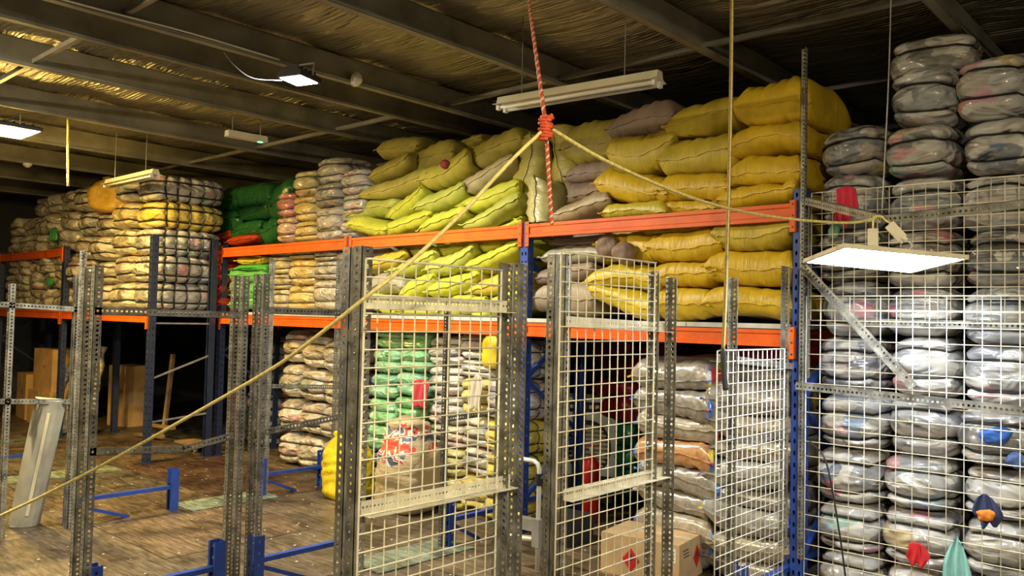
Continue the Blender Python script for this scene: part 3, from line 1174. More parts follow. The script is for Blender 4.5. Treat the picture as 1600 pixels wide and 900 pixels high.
def bar2(p0, p1, label, xdir=(0, 0, -1), fl=.045):
    o = angle(p0, p1, xdir, name='slotted_angle_rail', fl=fl, pitch=.026)
    tag(o, label, 'rail', rails_group)
    return o


pc = PY(1378, 336, 4.55)
bar2(PY(1256, 308, 5.04), pc, 'slotted arm reaching from the blue upright to the lamp')
pe = PY(1700, 300, 4.55)
bar2(pc, pe, 'slotted bar hung above the glowing panel running right')
bar2(PY(1243, 597, 5.04), (0.35, 5.02, 1.30), 'dark slotted rail crossing the wrapped bales in the right cage')
bar2((-1.86, 5.16, 1.80), (0.35, 5.16, 1.79), 'pale slotted rail between the upper and lower right mesh')
bar2(PY(1252, 420, 5.03), PY(1424, 608, 5.00), 'diagonal slotted strut in front of the right mesh', (1, 0, 1))

# blue rack feet standing up through the plywood, tied by braces
fr = [(-7.1, 2.58, 3.50, 'behind the bottom left posts'), (-4.70, 1.83, 2.62, 'beside the nearest bottom left post'), (-4.66, 2.79, 3.60, 'under the bottom centre posts'),
      (-7.08, 4.28, 5.05, 'below the pale bales'), (-4.60, 4.40, 5.05, 'behind the left mesh door'), (-2.24, 4.46, 5.28, 'under the small white mesh'), (-9.6, 2.5, 3.3, 'at the far left beyond the leaning batten')]
for i, (x, y0, y1, nm) in enumerate(fr):
    t = empty('rack_foot', (x, y0, 0))
    for yy, fl in ((y0, False), (y1, True)):
        u = upright(x, yy, .36, BLUE, t, fl)
        u.location = (0, yy - y0, 0)
    dy = y1 - y0
    MB().bar((0, .04, .20), (0, dy - .04, .20), .045, .03).obj('cross_brace', BLUE, t)
    MB().bar((0, .04, .17), (0, dy * .55, .0), .04, .025).obj('diagonal_brace', BLUE, t)
    tag(t, 'low blue rack foot with brace ' + nm, 'rack foot', 'blue rack feet through the floor')

# ------------------------------------------------------------------ wire mesh panels
_wire = {}


def wire_mesh_of(r, ln):
    k = (r, round(ln, 3))
    if k not in _wire:
        b = MB().tube([(0, 0, 0), (0, 0, ln)], r, 6)
        _wire[k] = mesh('wire', b.v, b.f, True)
    return _wire[k]


def panel(origin, udir, wdt, hgt, pu, pv, label, mat, r=.0027, lean=0.0, bow=0.0):
    """grid of welded wires: u across, z up"""
    o0 = Vector(origin)
    u = Vector(udir).normalized()
    n = u.cross(Vector((0, 0, 1))).normalized()
    upd = (Vector((0, 0, 1)) + n * lean).normalized()
    t = empty('wire_mesh_panel', o0)
    nu, nv = int(round(wdt / pu)), int(round(hgt / pv))
    for i in range(nu + 1):
        rr = r * (1.5 if i in (0, nu) else 1)
        o = link('wire', wire_mesh_of(rr, hgt), mat)
        frame(o, o0 + u * (wdt * i / nu), upd, n)
        o.parent = t
        o.matrix_parent_inverse = Matrix.Translation(-o0)
    for j in range(nv + 1):
        rr = r * (1.5 if j in (0, nv) else 1)
        o = link('wire', wire_mesh_of(rr, wdt), mat)
        frame(o, o0 + upd * (hgt * j / nv) + n * (r * 1.6), u, upd)
        o.parent = t
        o.matrix_parent_inverse = Matrix.Translation(-o0)
    tag(t, label, 'mesh panel', 'wire mesh panels')
    return t


a, b = PX(572, 404, XA + .03), PX(784, 421, XA + .03)
panel((XA + .03, a[1], .12), (0, 1, 0), b[1] - a[1], a[2] - .12, .0555, .0585, 'cream wire mesh door panel left of the centre, in front of lime sacks', WIRE, .0026)
a, b = PX(877, 393, XA + .03), PX(1024, 420, XA + .03)
panel((XA + .03, a[1], .12), (0, 1, 0), b[1] - a[1], a[2] - .12, .0605, .062, 'cream wire mesh door panel in front of the air cooler', WIRE, .0026)
a, b = PX(1121, 548, XA + .03), PX(1226, 548, XA + .03)
panel((XA + .03, a[1], .10), (0, 1, 0), b[1] - a[1], a[2] - .10, .060, .060, 'small white wire mesh panel left of the bright blue upright', WHITEWIRE, .0028)
panel((-2.08, 5.10, 1.78), (1, 0, 0), 2.4, .80, .0675, .0690, 'upper wire mesh of the right cage behind the glowing panel', WIRE, .0025)
panel((-2.09, 5.06, .04), (1, 0, 0), 2.4, 1.89, .0890, .0905, 'lower white wire mesh of the right cage over wrapped bales', WHITEWIRE, .0025)

# ------------------------------------------------------------------ bales in the right cage
rb = random.Random(5)
cols = [(-1.90, .39), (-1.49, .395), (-1.085, .395), (-.68, .39), (-.28, .39), (.12, .39)]
cname = ['leftmost', 'second', 'third', 'fourth', 'fifth', 'sixth']
GREYT = [(.36, .36, .38), (.28, .28, .31), (.40, .39, .37), (.32, .31, .29), (.38, .40, .43)]
for ci, (xc, wd) in enumerate(cols):
    z = .01
    ri = 0
    top = [3.05, 3.28, 3.36, 3.42, 3.3, 3.2][ci]
    while z < top - .2:
        h = rb.uniform(.29, .37)
        dx = rb.uniform(-.025, .025)
        dyy = rb.uniform(-.02, .05)
        tl = rb.uniform(-.03, .03) if z < 2.0 else rb.uniform(-.08, .08)
        a1, a2 = rb.choice([(-.52, .48), (-.45, .55), (-.6, .35), (-.35, .6), (-.50, .52)])
        bale('clothing_bale', (xc + dx, 5.47 + dyy, z + h / 2), (wd * rb.uniform(.98, 1.06), .62, h), (a1, a2), (), rb.choice(GREYT), rb.uniform(.15, .45), 1000 + ci * 40 + ri,
             'clear-wrapped clothing bale, %s, %s column behind the right mesh' % (upn(ri), cname[ci]), 'bale', 'wrapped bales in the right cage',
             (rb.uniform(-.02, .02), tl, rb.uniform(-.06, .06)), n=18, lump=.05, gd=.17, swid=.005, pw=3.6)
        z += h * .97
        ri += 1
bale('clothing_bale', (-1.52, 5.72, 3.41), (.50, .5, .34), (-.5, .5), (), (.42, .38, .32), .4, 1501, 'clear-wrapped bale topmost in the right cage, touching the roof purlin', 'bale',
     'wrapped bales in the right cage', (0, .02, .1), n=16, gd=.13, swid=.005)

# ------------------------------------------------------------------ tall strapped bale stack at the left
rb = random.Random(8)
longc = [[(.30, .30, .29), .75], [(.55, .53, .46), .35], [(.40, .42, .42), .35], [(.60, .46, .03), .85], [(.42, .38, .34), .35]]
z = 1.755
for k, (c, mf) in enumerate(longc):
    bale('strapped_bale', (-9.84, 4.77, z + .165), (.60, .94, .335), (-.5, .45), (-.72, -.38, -.04, .32, .68), c, mf, 2000 + k,
         'long black-strapped bale, %s, right side of the left stack' % upn(k), 'bale', 'strapped bales in the tall left stack', (0, 0, rb.uniform(-.03, .03)), n=18, gd=.09, lump=.03, swid=.010)
    z += .322
PALE = [(.62, .52, .26), (.56, .46, .25), (.64, .54, .32), (.54, .42, .24), (.60, .44, .30)]
for ci, xc in enumerate((-10.50, -11.15, -11.80)):
    z = 1.755
    nr = (5, 4, 5)[ci]
    for k in range(nr):
        c = rb.choice(PALE)
        mf = rb.uniform(.25, .5)
        if ci == 0 and k == 3:
            c, mf = (.64, .48, .12), .6
        h = .322 + (.012, -.01, .006)[ci]
        bale('strapped_bale', (xc + rb.uniform(-.03, .03), 4.63 + rb.uniform(-.07, .05), z + h / 2), (.61, .68, h * 1.02), (-.45, .48), (), c, mf, 2100 + ci * 10 + k,
             'pale strapped bale, %s, %s column from the right, left stack' % (upn(k), nth(ci + 1)), 'bale', 'strapped bales in the tall left stack', (0, rb.uniform(-.03, .03), rb.uniform(-.08, .08)), n=16, gd=.13, lump=.06, swid=.008, pw=3.2)
        z += h
# rumpled bales in the far left bay
for lv, (z0, nr, yy) in enumerate(((1.755, 3, 4.62), (2.58, 3, 4.66))):
    for ci in range(5):
        z = z0
        for k in range(nr - (1 if lv == 1 and ci > 2 else 0)):
            h = .25 if lv == 0 else .27
            bale('rumpled_bale', (-12.45 - ci * .50 + rb.uniform(-.04, .04), yy + rb.uniform(-.04, .04), z + h / 2), (.52, .66, h * 1.08), (rb.uniform(-.3, .3),), (), (.40, .33, .21), rb.uniform(.6, .8), 2300 + lv * 50 + ci * 8 + k,
                 'dim rumpled bale, %s, %s from the right, far left %s shelf' % (upn(k), nth(ci), 'lower' if lv == 0 else 'upper'), 'bale', 'rumpled bales at the far left', (rb.uniform(-.05, .05), rb.uniform(-.2, .2), rb.uniform(-.2, .2)), n=12, lump=.09, gd=.12, swid=.003)
            z += h
# ------------------------------------------------------------------ bay with green sacks and grey bale columns
GREENB = (.018, .105, .03)
GREENL = (.14, .44, .14)


def one(px0, px1, py0, py1, yf, kind, col, rough, label, group, D=.6, tilt=0.0, seed=0, **kw):
    pcy = (py0 + py1) / 2
    a, b = PY(px0, pcy, yf), PY(px1, pcy, yf)
    t, u = PY((px0 + px1) / 2, py0, yf), PY((px0 + px1) / 2, py1, yf)
    Wx, Hz = (b[0] - a[0]), (t[2] - u[2])
    c = ((a[0] + b[0]) / 2, yf + D / 2 - .02, (t[2] + u[2]) / 2)
    if kind == 'sack':
        return sack('sack', c, Wx * 1.05, D, Hz * 1.12, tilt, col, rough, seed, label, 'sack', group, lo=True, **kw)
    return bale('clothing_bale', c, (Wx * 1.0, D, Hz * 1.04), kw.pop('zs', (-.45, .45)), kw.pop('ys', ()), col, rough, seed, label, 'bale', group, (0, tilt, 0), **kw)


g = 'dark green sacks in the left bay'
for i, e in enumerate([(330, 372, 296, 330, 'rounded'), (362, 422, 288, 328, 'plump glossy'), (420, 452, 282, 345, 'upright'), (332, 380, 326, 368, 'shaded'), (358, 425, 318, 345, 'flattened'), (355, 410, 342, 372, 'folded'), (402, 432, 342, 380, 'slumped')]):
    one(*e[:4], 5.32, 'sack', GREENB, .22, '%s dark green plastic sack above the upper beam' % e[4], g, seed=3000 + i)
one(328, 360, 362, 378, 5.30, 'sack', (.42, .05, .015), .3, 'orange-red plastic sack left, under the dark green sacks', 'orange-red sacks', seed=3010)
one(356, 402, 366, 380, 5.26, 'sack', (.42, .05, .015), .3, 'orange-red plastic sack with a dark hole on the upper beam', 'orange-red sacks', seed=3011)
g = 'light green sacks on the lower shelf'
for i, e in enumerate([(372, 412, 401, 416, (.62, .46, .05), 'flat yellow'), (365, 416, 411, 426, (.08, .38, .08), 'bright green'), (355, 414, 418, 442, GREENL, 'pale green'), (332, 395, 438, 460, (.28, .50, .24), 'pointed pale green'), (352, 414, 440, 468, (.13, .42, .16), 'mid green'), (349, 405, 466, 481, (.20, .52, .20), 'lowest pale green')]):
    one(*e[:4], 5.22, 'sack', e[4], .38, '%s sack on the shelf left of the grey bales' % e[5], g, seed=3020 + i)
g = 'red sacks in the shadow'
for i in range(5):
    one(322, 345, 392 + i * 18, 412 + i * 18, 5.12, 'sack', (.35, .025, .015), .3, 'red plastic sack beside the navy upright, %s' % ('topmost' if i == 0 else nth(i) + ' from the top'), g, D=.4, seed=3040 + i)
YW = (.62, .42, .05)
TG = (.42, .38, .31)
RD = (.50, .10, .07)
upcols = [  # px0, px1, boundaries, colours
    (428, 457, [300, 338, 378], [RD, (.56, .30, .20)], 'red and white'),
    (455, 491, [266, 306, 345, 377], [(.46, .38, .14), YW, YW], 'yellow'),
    (488, 533, [246, 285, 322, 375], [TG, (.22, .20, .18), TG], 'grey'),
    (530, 572, [262, 302, 336, 372], [(.40, .34, .30), TG, TG], 'mauve grey')]
for x0, x1, ys_, cs, nm in upcols:
    for k in range(len(cs)):
        one(x0, x1, ys_[k], ys_[k + 1], 5.24, 'bale', cs[k], .7, '%s bale, %s down, column above the upper beam' % (nm, nth(k)), 'bale columns above the upper beam', seed=3100 + x0 + k, n=14, lump=.07, gd=.13, swid=.004)
locols = [(414, 452, [382, 400, 428, 452, 482], [TG, (.52, .42, .16), (.50, .42, .2), (.48, .42, .28)], 'tan'),
          (446, 489, [380, 405, 446, 484], [(.50, .42, .18), YW, YW], 'yellow'),
          (484, 531, [384, 407, 436, 484], [TG, (.44, .40, .32), (.48, .43, .35)], 'grey'),
          (520, 560, [384, 415, 450, 485], [TG, (.48, .42, .36), TG], 'dim grey')]
for x0, x1, ys_, cs, nm in locols:
    for k in range(len(cs)):
        one(x0, x1, ys_[k], ys_[k + 1], 5.24, 'bale', cs[k], .65, '%s bale, %s down, column on shelf below the upper beam' % (nm, nth(k)), 'bale columns on the lower shelf', seed=3200 + x0 + k, n=14, lump=.06, gd=.13, swid=.004)
# pale bales on the floor beneath
rb = random.Random(21)
for ci, (x0, x1) in enumerate(((423, 457), (452, 494), (488, 536))):
    yb = [745, 750, 757][ci]
    a = PY(x0, 700, 5.33)
    bx = PY(x1, 700, 5.33)
    z = .0
    for k in range(4):
        h = rb.uniform(.36, .41)
        bale('clothing_bale', ((a[0] + bx[0]) / 2 + rb.uniform(-.02, .02), 5.68 + rb.uniform(-.03, .03), z + h / 2), ((bx[0] - a[0]) * 1.08, .66, h), (-.42, .45), (-.3, .3) if k == 3 else (), (.60, .50, .36), rb.uniform(.3, .55), 3300 + ci * 10 + k,
             'pale clothing bale on the floor, %s, %s column from the left' % (upn(k), nth(ci)), 'bale', 'pale bales on the floor', (0, rb.uniform(-.05, .05), rb.uniform(-.1, .1)), n=14, lump=.08, gd=.15, swid=.005, pw=3.2)
        z += h
# dim bales further back behind the left rack
for k in range(4):
    bale('clothing_bale', (-9.75, 6.1, .2 + k * .36), (.5, .6, .37), (-.4, .4), (), (.30, .32, .42), .4, 3380 + k, 'dim bluish bale deep behind the left rack, ' + upn(k), 'bale', 'dim bales deep behind', n=12)
# ------------------------------------------------------------------ middle bay, floor level
rb = random.Random(31)
GB = (.10, .42, .13)
gl = [(584, 626, [512, 545, 584, 622, 664, 705]), (622, 668, [514, 546, 582, 620, 656, 700])]
for ci, (x0, x1, ys_) in enumerate(gl):
    for k in range(5):
        sh = -k * 4
        one(x0 + sh, x1 + sh, ys_[k], ys_[k + 1], 5.26, 'bale', (GB, (.16, .46, .20), (.10, .40, .22))[k % 3], .8, 'green bale, %s down, %s column behind the left mesh door' % (nth(k), 'left' if ci == 0 else 'right'), 'green bales behind the left mesh door', seed=3400 + ci * 10 + k, zs=(0.0,), n=14, lump=.07, gd=.16, swid=.003, straps=False, mat=WRAP)
gl = [(664, 722, [526, 572, 618, 664, 700, 745, 800], [(.50, .48, .46)] * 3 + [(.52, .48, .34), (.58, .50, .16), (.60, .46, .06)], 'grey'),
      (716, 770, [520, 562, 590, 652, 700, 745, 800], [(.48, .46, .44), (.50, .48, .46), (.58, .48, .08), (.52, .48, .38), (.54, .50, .40), (.62, .46, .04)], 'clear and yellow')]
for ci, (x0, x1, ys_, cs, nm) in enumerate(gl):
    for k in range(len(cs)):
        one(x0, x1, ys_[k], ys_[k + 1], 5.28, 'bale', cs[k], .85 if cs[k][2] < .2 else .5, '%s bale, %s down, column behind left mesh door' % (nm, nth(k)), 'grey and yellow bales behind the left mesh door', seed=3500 + ci * 10 + k, zs=(-.35, .4), n=14, lump=.07, gd=.13, swid=.004, tilt=rb.uniform(-.06, .06))


def standing_bag(name, base, wd, dp, hg, col, rough, seed, label, cat, mat=None, neck=.32, tie=None, group=None):
    """a bulging bag on its base, gathered at the neck"""
    nr, nn = 26, 44
    r = np.random.default_rng(seed)
    v, f = [], []
    zz = np.linspace(0, 1, nr)
    for i, t in enumerate(zz):
        body = min(1.0, .80 + 2.2 * t) if t < .1 else 1.02 - .10 * (t - .35) ** 2
        if t > .62:
            k = (t - .62) / .38
            body *= (1 - k ** 1.6) + neck * k ** 1.6
        if t > .94:
            body *= 1.25
        for j in range(nn):
            a = 2 * PI * j / nn
            ca, sa = math.cos(a), math.sin(a)
            e = 1 / (abs(ca) ** 3 + abs(sa) ** 3) ** (1 / 3)
            pl = 1 + (.10 * math.sin(j * 2.4 + seed) * max(0, t - .5) * 2) + .03 * math.sin(3 * a + seed + 4 * t)
            v.append((ca * e * body * pl * wd / 2, sa * e * body * pl * dp / 2, t * hg + .02 * math.sin(2 * a + seed) * t))
    for i in range(nr - 1):
        for j in range(nn):
            l = (j + 1) % nn
            f.append((i * nn + j, i * nn + l, (i + 1) * nn + l, (i + 1) * nn + j))
    f.append(tuple(range(nn - 1, -1, -1)))
    f.append(tuple((nr - 1) * nn + j for j in range(nn)))
    V = np.array(v)
    rad = np.linalg.norm(V[:, :2], axis=1, keepdims=True) + 1e-6
    lm = lumps(V * np.array([1, 1, .6]), seed + 3, .035 * min(wd, dp) / .4, 13) + lumps(V * np.array([1, 1, 2.2]), seed + 8, .016 * min(wd, dp) / .4, 38)
    V[:, :2] += V[:, :2] / rad * (lm * np.clip(V[:, 2] / hg * 6, 0, 1))[:, None]
    v = V
    o = link(name, mesh(name, v, f, True), mat or SACK)
    o.location = base
    o.color = tuple(col) + (rough,)
    if tie is not None:
        pts = [(math.cos(2 * PI * i / 16) * wd * .24, math.sin(2 * PI * i / 16) * dp * .24, hg * .90) for i in range(16)]
        MB().tube(pts, .012, 6, True).obj('tie_band', tie, o)
    tag(o, label, cat, group)
    return o


standing_bag('flag_sack', (-5.72, 4.98, .011), .58, .5, .80, (.4, .3, .2), .5, 3, 'big beige sack printed with a red, white and blue flag', 'sack', FLAG, .45)
standing_bag('yellow_sack', (-6.50, 4.90, .0), .50, .44, .62, (.66, .52, .02), .45, 5, 'bright yellow sack tied with red on the floor', 'sack', None, .4, REDP)
p = PY(768, 545, 5.16)
standing_bag('hanging_bag', (p[0], 5.24, p[2] - .17), .26, .22, .36, (.64, .48, .02), .3, 9, 'knotted shiny yellow bag hanging before the grey bales', 'bag', None, .3)


def scrap(cen, size, col, seed, label):
    o = bale('rag', cen, size, (), (), col, .8, seed, label, 'cloth', None, (0, .3 * math.sin(seed), .2), n=10, mat=SACK, pw=2.6, lump=.22, straps=False)
    return o


def cloth(name, cen, wd, hg, n_dir, col, seed, label, taper=.6, group=None, rough=.8, mat=None):
    """a rag hanging in folds, with thickness"""
    nu, nv = 16, 14
    r = np.random.default_rng(seed)
    ph = r.uniform(0, 6.28, 3)
    v, f = [], []
    for side in (1, -1):
        for j in range(nv + 1):
            t = j / nv
            for i in range(nu + 1):
                s = i / nu - .5
                wv = wd * (taper + (1 - taper) * t ** .55) * (1 + .10 * math.sin(5 * t + ph[0])) * (1 - .25 * max(0, t - .75) / .25)
                x = s * wv + .05 * wd * math.sin(4 * t + ph[1])
                y = .07 * wd * math.sin(s * 16 + ph[1] + 2 * t) * (.5 + t) + side * .003
                z = -t * hg * (1 + .12 * math.sin(s * 11 + ph[2]) - .3 * (s * 1.5) ** 2) - .12 * hg * (s * 1.6) ** 2 * (1 - t)
                v.append((x, y, z))
    st = (nu + 1) * (nv + 1)
    for j in range(nv):
        for i in range(nu):
            a = j * (nu + 1) + i
            f.append((a, a + 1, a + nu + 2, a + nu + 1))
            f.append((st + a, st + a + nu + 1, st + a + nu + 2, st + a + 1))
    ring = [j * (nu + 1) for j in range(nv + 1)] + [nv * (nu + 1) + i for i in range(1, nu + 1)] + [j * (nu + 1) + nu for j in range(nv - 1, -1, -1)] + [i for i in range(nu - 1, 0, -1)]
    for a, c in zip(ring, ring[1:] + ring[:1]):
        f.append((a, c, c + st, a + st))
    o = link(name, mesh(name, v, f, True), mat or SACK)
    frame(o, cen, (0, 0, 1), n_dir)
    o.color = tuple(col) + (rough,)
    tag(o, label, 'cloth', group)
    return o


ND = (1, 0, 0)
cloth('rag', PY(1322, 291, 5.0), .14, .23, ND, (.60, .02, .06), 1, 'crimson rag hung over the slotted arm by the right cage', .8)
cloth('rag', PY(658, 592, 5.2), .30, .26, (1, 0, .55), (.50, .05, .07), 2, 'red rag drooping over the bales behind the left mesh door')
cloth('rag', PY(745, 585, 5.18), .20, .30, ND, (.60, .53, .48), 3, 'pale pink rag hanging behind the left mesh door', .4)
cloth('rag', PY(1541, 772, 5.03), .15, .17, ND, (.03, .04, .13), 5, 'navy rag poking through the lower right mesh', .35)
scrap(PY(1540, 806, 4.995), (.085, .03, .06), (.70, .22, .03), 6, 'orange scrap of cloth poking through the lower right mesh')
cloth('rag', PY(1433, 848, 5.03), .12, .13, ND, (.60, .02, .03), 7, 'red scrap of cloth on the second column of wrapped bales', .7)
scrap(PY(1303, 360, 5.16), (.06, .05, .11), (.20, .42, .34), 8, 'small pale green scrap behind the upper right mesh')
scrap(PY(1557, 680, 5.12), (.14, .07, .09), (.03, .12, .50), 10, 'royal blue scrap among the third column of wrapped bales')
cloth('rag', PY(1496, 838, 5.02), .17, .36, ND, (.25, .55, .58), 4, 'turquoise rag knotted on the lower right mesh', .12)
scrap(PY(1590, 720, 5.09), (.10, .06, .08), (.05, .10, .28), 15, 'dark blue scrap at the right edge behind the mesh')
cloth('rag', PY(85, 355, 4.28), .30, .20, ND, (.05, .26, .08), 11, 'green plastic scrap on the far left upper shelf', .7, rough=.4)
cloth('rag', PY(78, 434, 4.28), .22, .12, ND, (.05, .26, .08), 12, 'green plastic scrap on the far left lower shelf', .8, rough=.4)
standing_bag('gold_bag', (-11.12, 4.52, 3.01), .60, .5, .46, (.60, .36, .05), .5, 12, 'mustard yellow bag on top of the strapped bale stack', 'bag', None, .4)

# ------------------------------------------------------------------ right bay, floor level
lst = [((.60, .60, .60), .3, 'white'), ((.62, .52, .50), .35, 'pinkish'), ((.66, .52, .03), .92, 'upper yellow'), ((.66, .52, .03), .92, 'middle yellow'), ((.66, .52, .03), .92, 'lower yellow')]
zz = [1.02, .66, .36, .20, .0]
z = 0.0
for k, (c, mf, nm) in enumerate(reversed(lst)):
    h = (.29, .29, .29, .35, .34)[k]
    bale('strapped_bale', (-4.82, 5.50, z + h / 2), (.44, .60, h), (-.4, .42), (-.5, 0.0, .5), c, mf, 3600 + k, '%s strapped bale by the blue crossed braces' % nm, 'bale', 'strapped bales by the crossed braces', n=14, gd=.10, lump=.05, swid=.005)
    z += h
# clear printed sacks lying in two stacks
rb = random.Random(41)
GC = [(.32, .28, .22), (.27, .24, .21), (.36, .31, .24), (.29, .28, .27)]
for si, (xc, nrow, nm, W) in enumerate(((-3.12, 8, 'left stack of printed sacks', .66), (-2.55, 8, 'right stack of printed sacks', .62))):
    z = .01
    for k in range(nrow):
        T = (1.42 if si == 0 else 1.28) / nrow
        c = (.50, .25, .10) if (si == 0 and k == 4) else rb.choice(GC[:4])
        o = sack('printed_sack', (xc + rb.uniform(-.04, .04), 5.50 + rb.uniform(-.04, .02), z + T / 2), W, .56, T * 1.55, rb.uniform(-.02, .08), c, .4, 3700 + si * 20 + k,
                 'clear printed sack, %s in the %s' % (upn(k) if k < nrow - 1 else 'topmost', nm), 'sack', 'printed sacks in two stacks', rz=rb.uniform(-.06, .06), mat=GRAIN, full=.36)
        z += T
# maroon and teal plastic sacks behind
for i, e in enumerate([(928, 985, 524, 560), (935, 1002, 556, 592), (930, 990, 588, 622), (938, 1000, 615, 662), (1000, 1050, 530, 590)]):
    one(*e, 6.35, 'sack', (.17, .012, .028), .25, 'maroon plastic sack, %s down, above the teal sacks' % nth(i) if i < 4 else 'maroon plastic sack right of the rear blue upright', 'maroon sacks', seed=3800 + i)
for i, e in enumerate([(945, 990, 655, 700), (942, 992, 695, 735), (945, 990, 730, 775)]):
    one(*e, 6.40, 'sack', (.02, .22, .16), .25, 'teal plastic sack, %s down, right of the air cooler' % nth(i), 'teal sacks', seed=3820 + i)
one(1155, 1250, 530, 575, 5.55, 'sack', (.26, .015, .05), .22, 'shiny maroon sack on top behind the small white mesh', 'maroon sacks', seed=3830)
one(1130, 1235, 575, 610, 5.60, 'sack', (.34, .33, .32), .3, 'grey clear sack under the shiny maroon sack', 'maroon sacks', seed=3831)

# air cooler
t = empty('air_cooler', (-4.80, 6.42, 0))
b = MB().prism([(-.20, .30), (.20, .30), (.20, .98), (.10, 1.03), (-.10, 1.01), (-.20, .84)], .62, 'x')
o = b.obj('housing', AQUA, t)
o.location = (-.31, 0, 0)
MB().box((-.28, -.17, .05), (.28, .18, .30)).obj('water_tank', DARK, t)
OV = (.06, .56, .19, .235)
ring = [(OV[0] + OV[2] * math.cos(2 * PI * i / 30), -.212, OV[1] + OV[3] * math.sin(2 * PI * i / 30)) for i in range(30)]
MB().tube(ring, .020, 6, True).obj('grille_ring', DARK, t)
bk = MB()
bk.add([(OV[0] + OV[2] * math.cos(2 * PI * i / 30), -.203, OV[1] + OV[3] * math.sin(2 * PI * i / 30)) for i in range(30)], [tuple(range(30))])
bk.obj('grille_back', GREY, t)
for k in range(11):
    zz = OV[1] - .20 + k * .04
    hw = OV[2] * math.sqrt(max(.02, 1 - ((zz - OV[1]) / OV[3]) ** 2))
    MB().box((OV[0] - hw, -.232, zz - .010), (OV[0] + hw, -.212, zz + .008)).obj('grille_slat', WHITE, t)
M = Matrix.Translation((.04, -.158, .93)) @ Matrix.Rotation(math.radians(-30), 4, 'X')
MB().box((-.20, -.006, -.05), (.22, .004, .05), M).obj('control_panel', DARK, t)
for k in range(6):
    MB().box((-.17 + k * .06, -.010, -.02), (-.135 + k * .06, -.006, .015), M).obj('button', WHITE, t)
for sx in (-.22, .22):
    for sy in (-.13, .15):
        MB().tube([(sx - .012, sy, .03), (sx + .012, sy, .03)], .03, 10).obj('castor', DARK, t)
t.rotation_euler = (0, 0, math.radians(28))
tag(t, 'pale blue air cooler with slatted oval grille behind the second mesh door', 'air cooler')
# fire extinguisher
t = empty('fire_extinguisher', (-4.33, 5.88, 0))
MB().lathe([(.055, 0), (.075, .015), (.075, .45), (.068, .50), (.045, .54), (.026, .56), (.026, .585)], 20).obj('cylinder', REDP, t, True)
MB().lathe([(.0757, .20), (.0757, .33)], 20).obj('paper_label', CREAM, t, True)
MB().lathe([(.022, .585), (.024, .63), (.012, .64)], 12).obj('valve', GREY, t)
MB().bar((-.02, 0, .64), (.09, 0, .67), .02, .01).obj('lever', REDP, t)
MB().tube([(0, 0, .61), (-.06, -.02, .62), (-.10, -.02, .52), (-.095, -.02, .30)], .011, 8).obj('hose', DARK, t, True)
tag(t, 'red fire extinguisher standing in front of the air cooler', 'extinguisher')
# carton with hazard diamonds
t = empty('cardboard_box', (-3.16, 5.02, 0), math.radians(8))
hx, hy, hz = .29, .21, .27
MB().box((-hx, -hy, 0), (hx, hy, hz)).obj('carton', CARDLIGHT, t)
f1 = MB().box((-hx, -hy, hz), (-.002 + hx, -.003, hz + .004)).obj('flap', CARDLIGHT, t)
f2 = MB().box((-hx, .003, hz), (hx, hy, hz + .004)).obj('flap', CARDLIGHT, t)
MB().box((-hx - .0015, -.028, hz + .004), (hx + .0015, .028, hz + .0055)).obj('tape', TAPE, t)
MB().box((hx, -.028, hz - .20), (hx + .0015, .028, hz + .005)).obj('tape', TAPE, t)


def plate(name, mat, parent, cen, ux, uz, hw, hh, diamond=False, off=.0016):
    c, ux, uz = Vector(cen), Vector(ux), Vector(uz)
    n = ux.cross(uz)
    if diamond:
        q = [c - ux * hw, c - uz * hh, c + ux * hw, c + uz * hh]
    else:
        q = [c - ux * hw - uz * hh, c + ux * hw - uz * hh, c + ux * hw + uz * hh, c - ux * hw + uz * hh]
    b = MB()
    b.add([tuple(p) for p in q] + [tuple(p + n * off) for p in q], [(3, 2, 1, 0), (4, 5, 6, 7), (0, 1, 5, 4), (1, 2, 6, 5), (2, 3, 7, 6), (3, 0, 4, 7)])
    return b.obj(name, mat, parent)


for cen, ux in (((-.06, -hy, .12), (1, 0, 0)), ((hx, .10, .14), (0, 1, 0))):
    d = plate('hazard_diamond', PRINT_RED, t, cen, ux, (0, 0, 1), .065, .08, True)
    nn = Vector(ux).cross(Vector((0, 0, 1)))
    plate('flame_symbol', PRINT_DK, d, Vector(cen) + nn * .0016 + Vector((0, 0, .015)), ux, (0, 0, 1), .018, .028, True, .0008)
lb = plate('paper_label', WHITE, t, (.23, -hy, .20), (1, 0, 0), (0, 0, 1), .035, .045)
for k in range(5):
    plate('label_line', PRINT_DK, lb, (.23, -hy - .0016, .17 + k * .014), (1, 0, 0), (0, 0, 1), .026 - .004 * (k % 2), .0035, False, .0008)
for k in range(3):
    plate('printed_line', PRINT_DK, t, (hx, -.10 + .01 * k, .22 - k * .022), (0, 1, 0), (0, 0, 1), .05, .004, False, .0008)
tag(t, 'brown carton with red hazard diamonds below the printed sacks', 'box')
# folded hand trolley between the mesh doors
t = empty('hand_trolley', (-3.70, 4.42, 0))
tr = [(-.24, 0, .76), (-.05, 0, .76), (-.015, 0, .745), (0, 0, .71), (0, 0, .02)]
MB().tube(tr, .016, 10).obj('tubular_handle', WHITE, t, True)
MB().tube([(0, 0, .60), (0, 0, .68)], .028, 10).obj('clamp', DARK, t)
MB().tube([(0, 0, .64), (.16, .02, .70)], .02, 8).obj('grip', DARK, t)
MB().box((-.26, -.03, .28), (.03, .03, .36)).box((-.03, -.034, .18), (.034, .034, .37)).obj('joint_bracket', GREY, t)
MB().tube([(-.26, 0, .20), (-.02, 0, .23)], .02, 8).obj('lower_tube', WHITE, t)
MB().box((-.20, -.034, .36), (-.15, -.01, .385)).obj('yellow_catch', ROPEY, t)
tag(t, 'white tubular folding trolley with grey joint between the mesh doors', 'trolley')
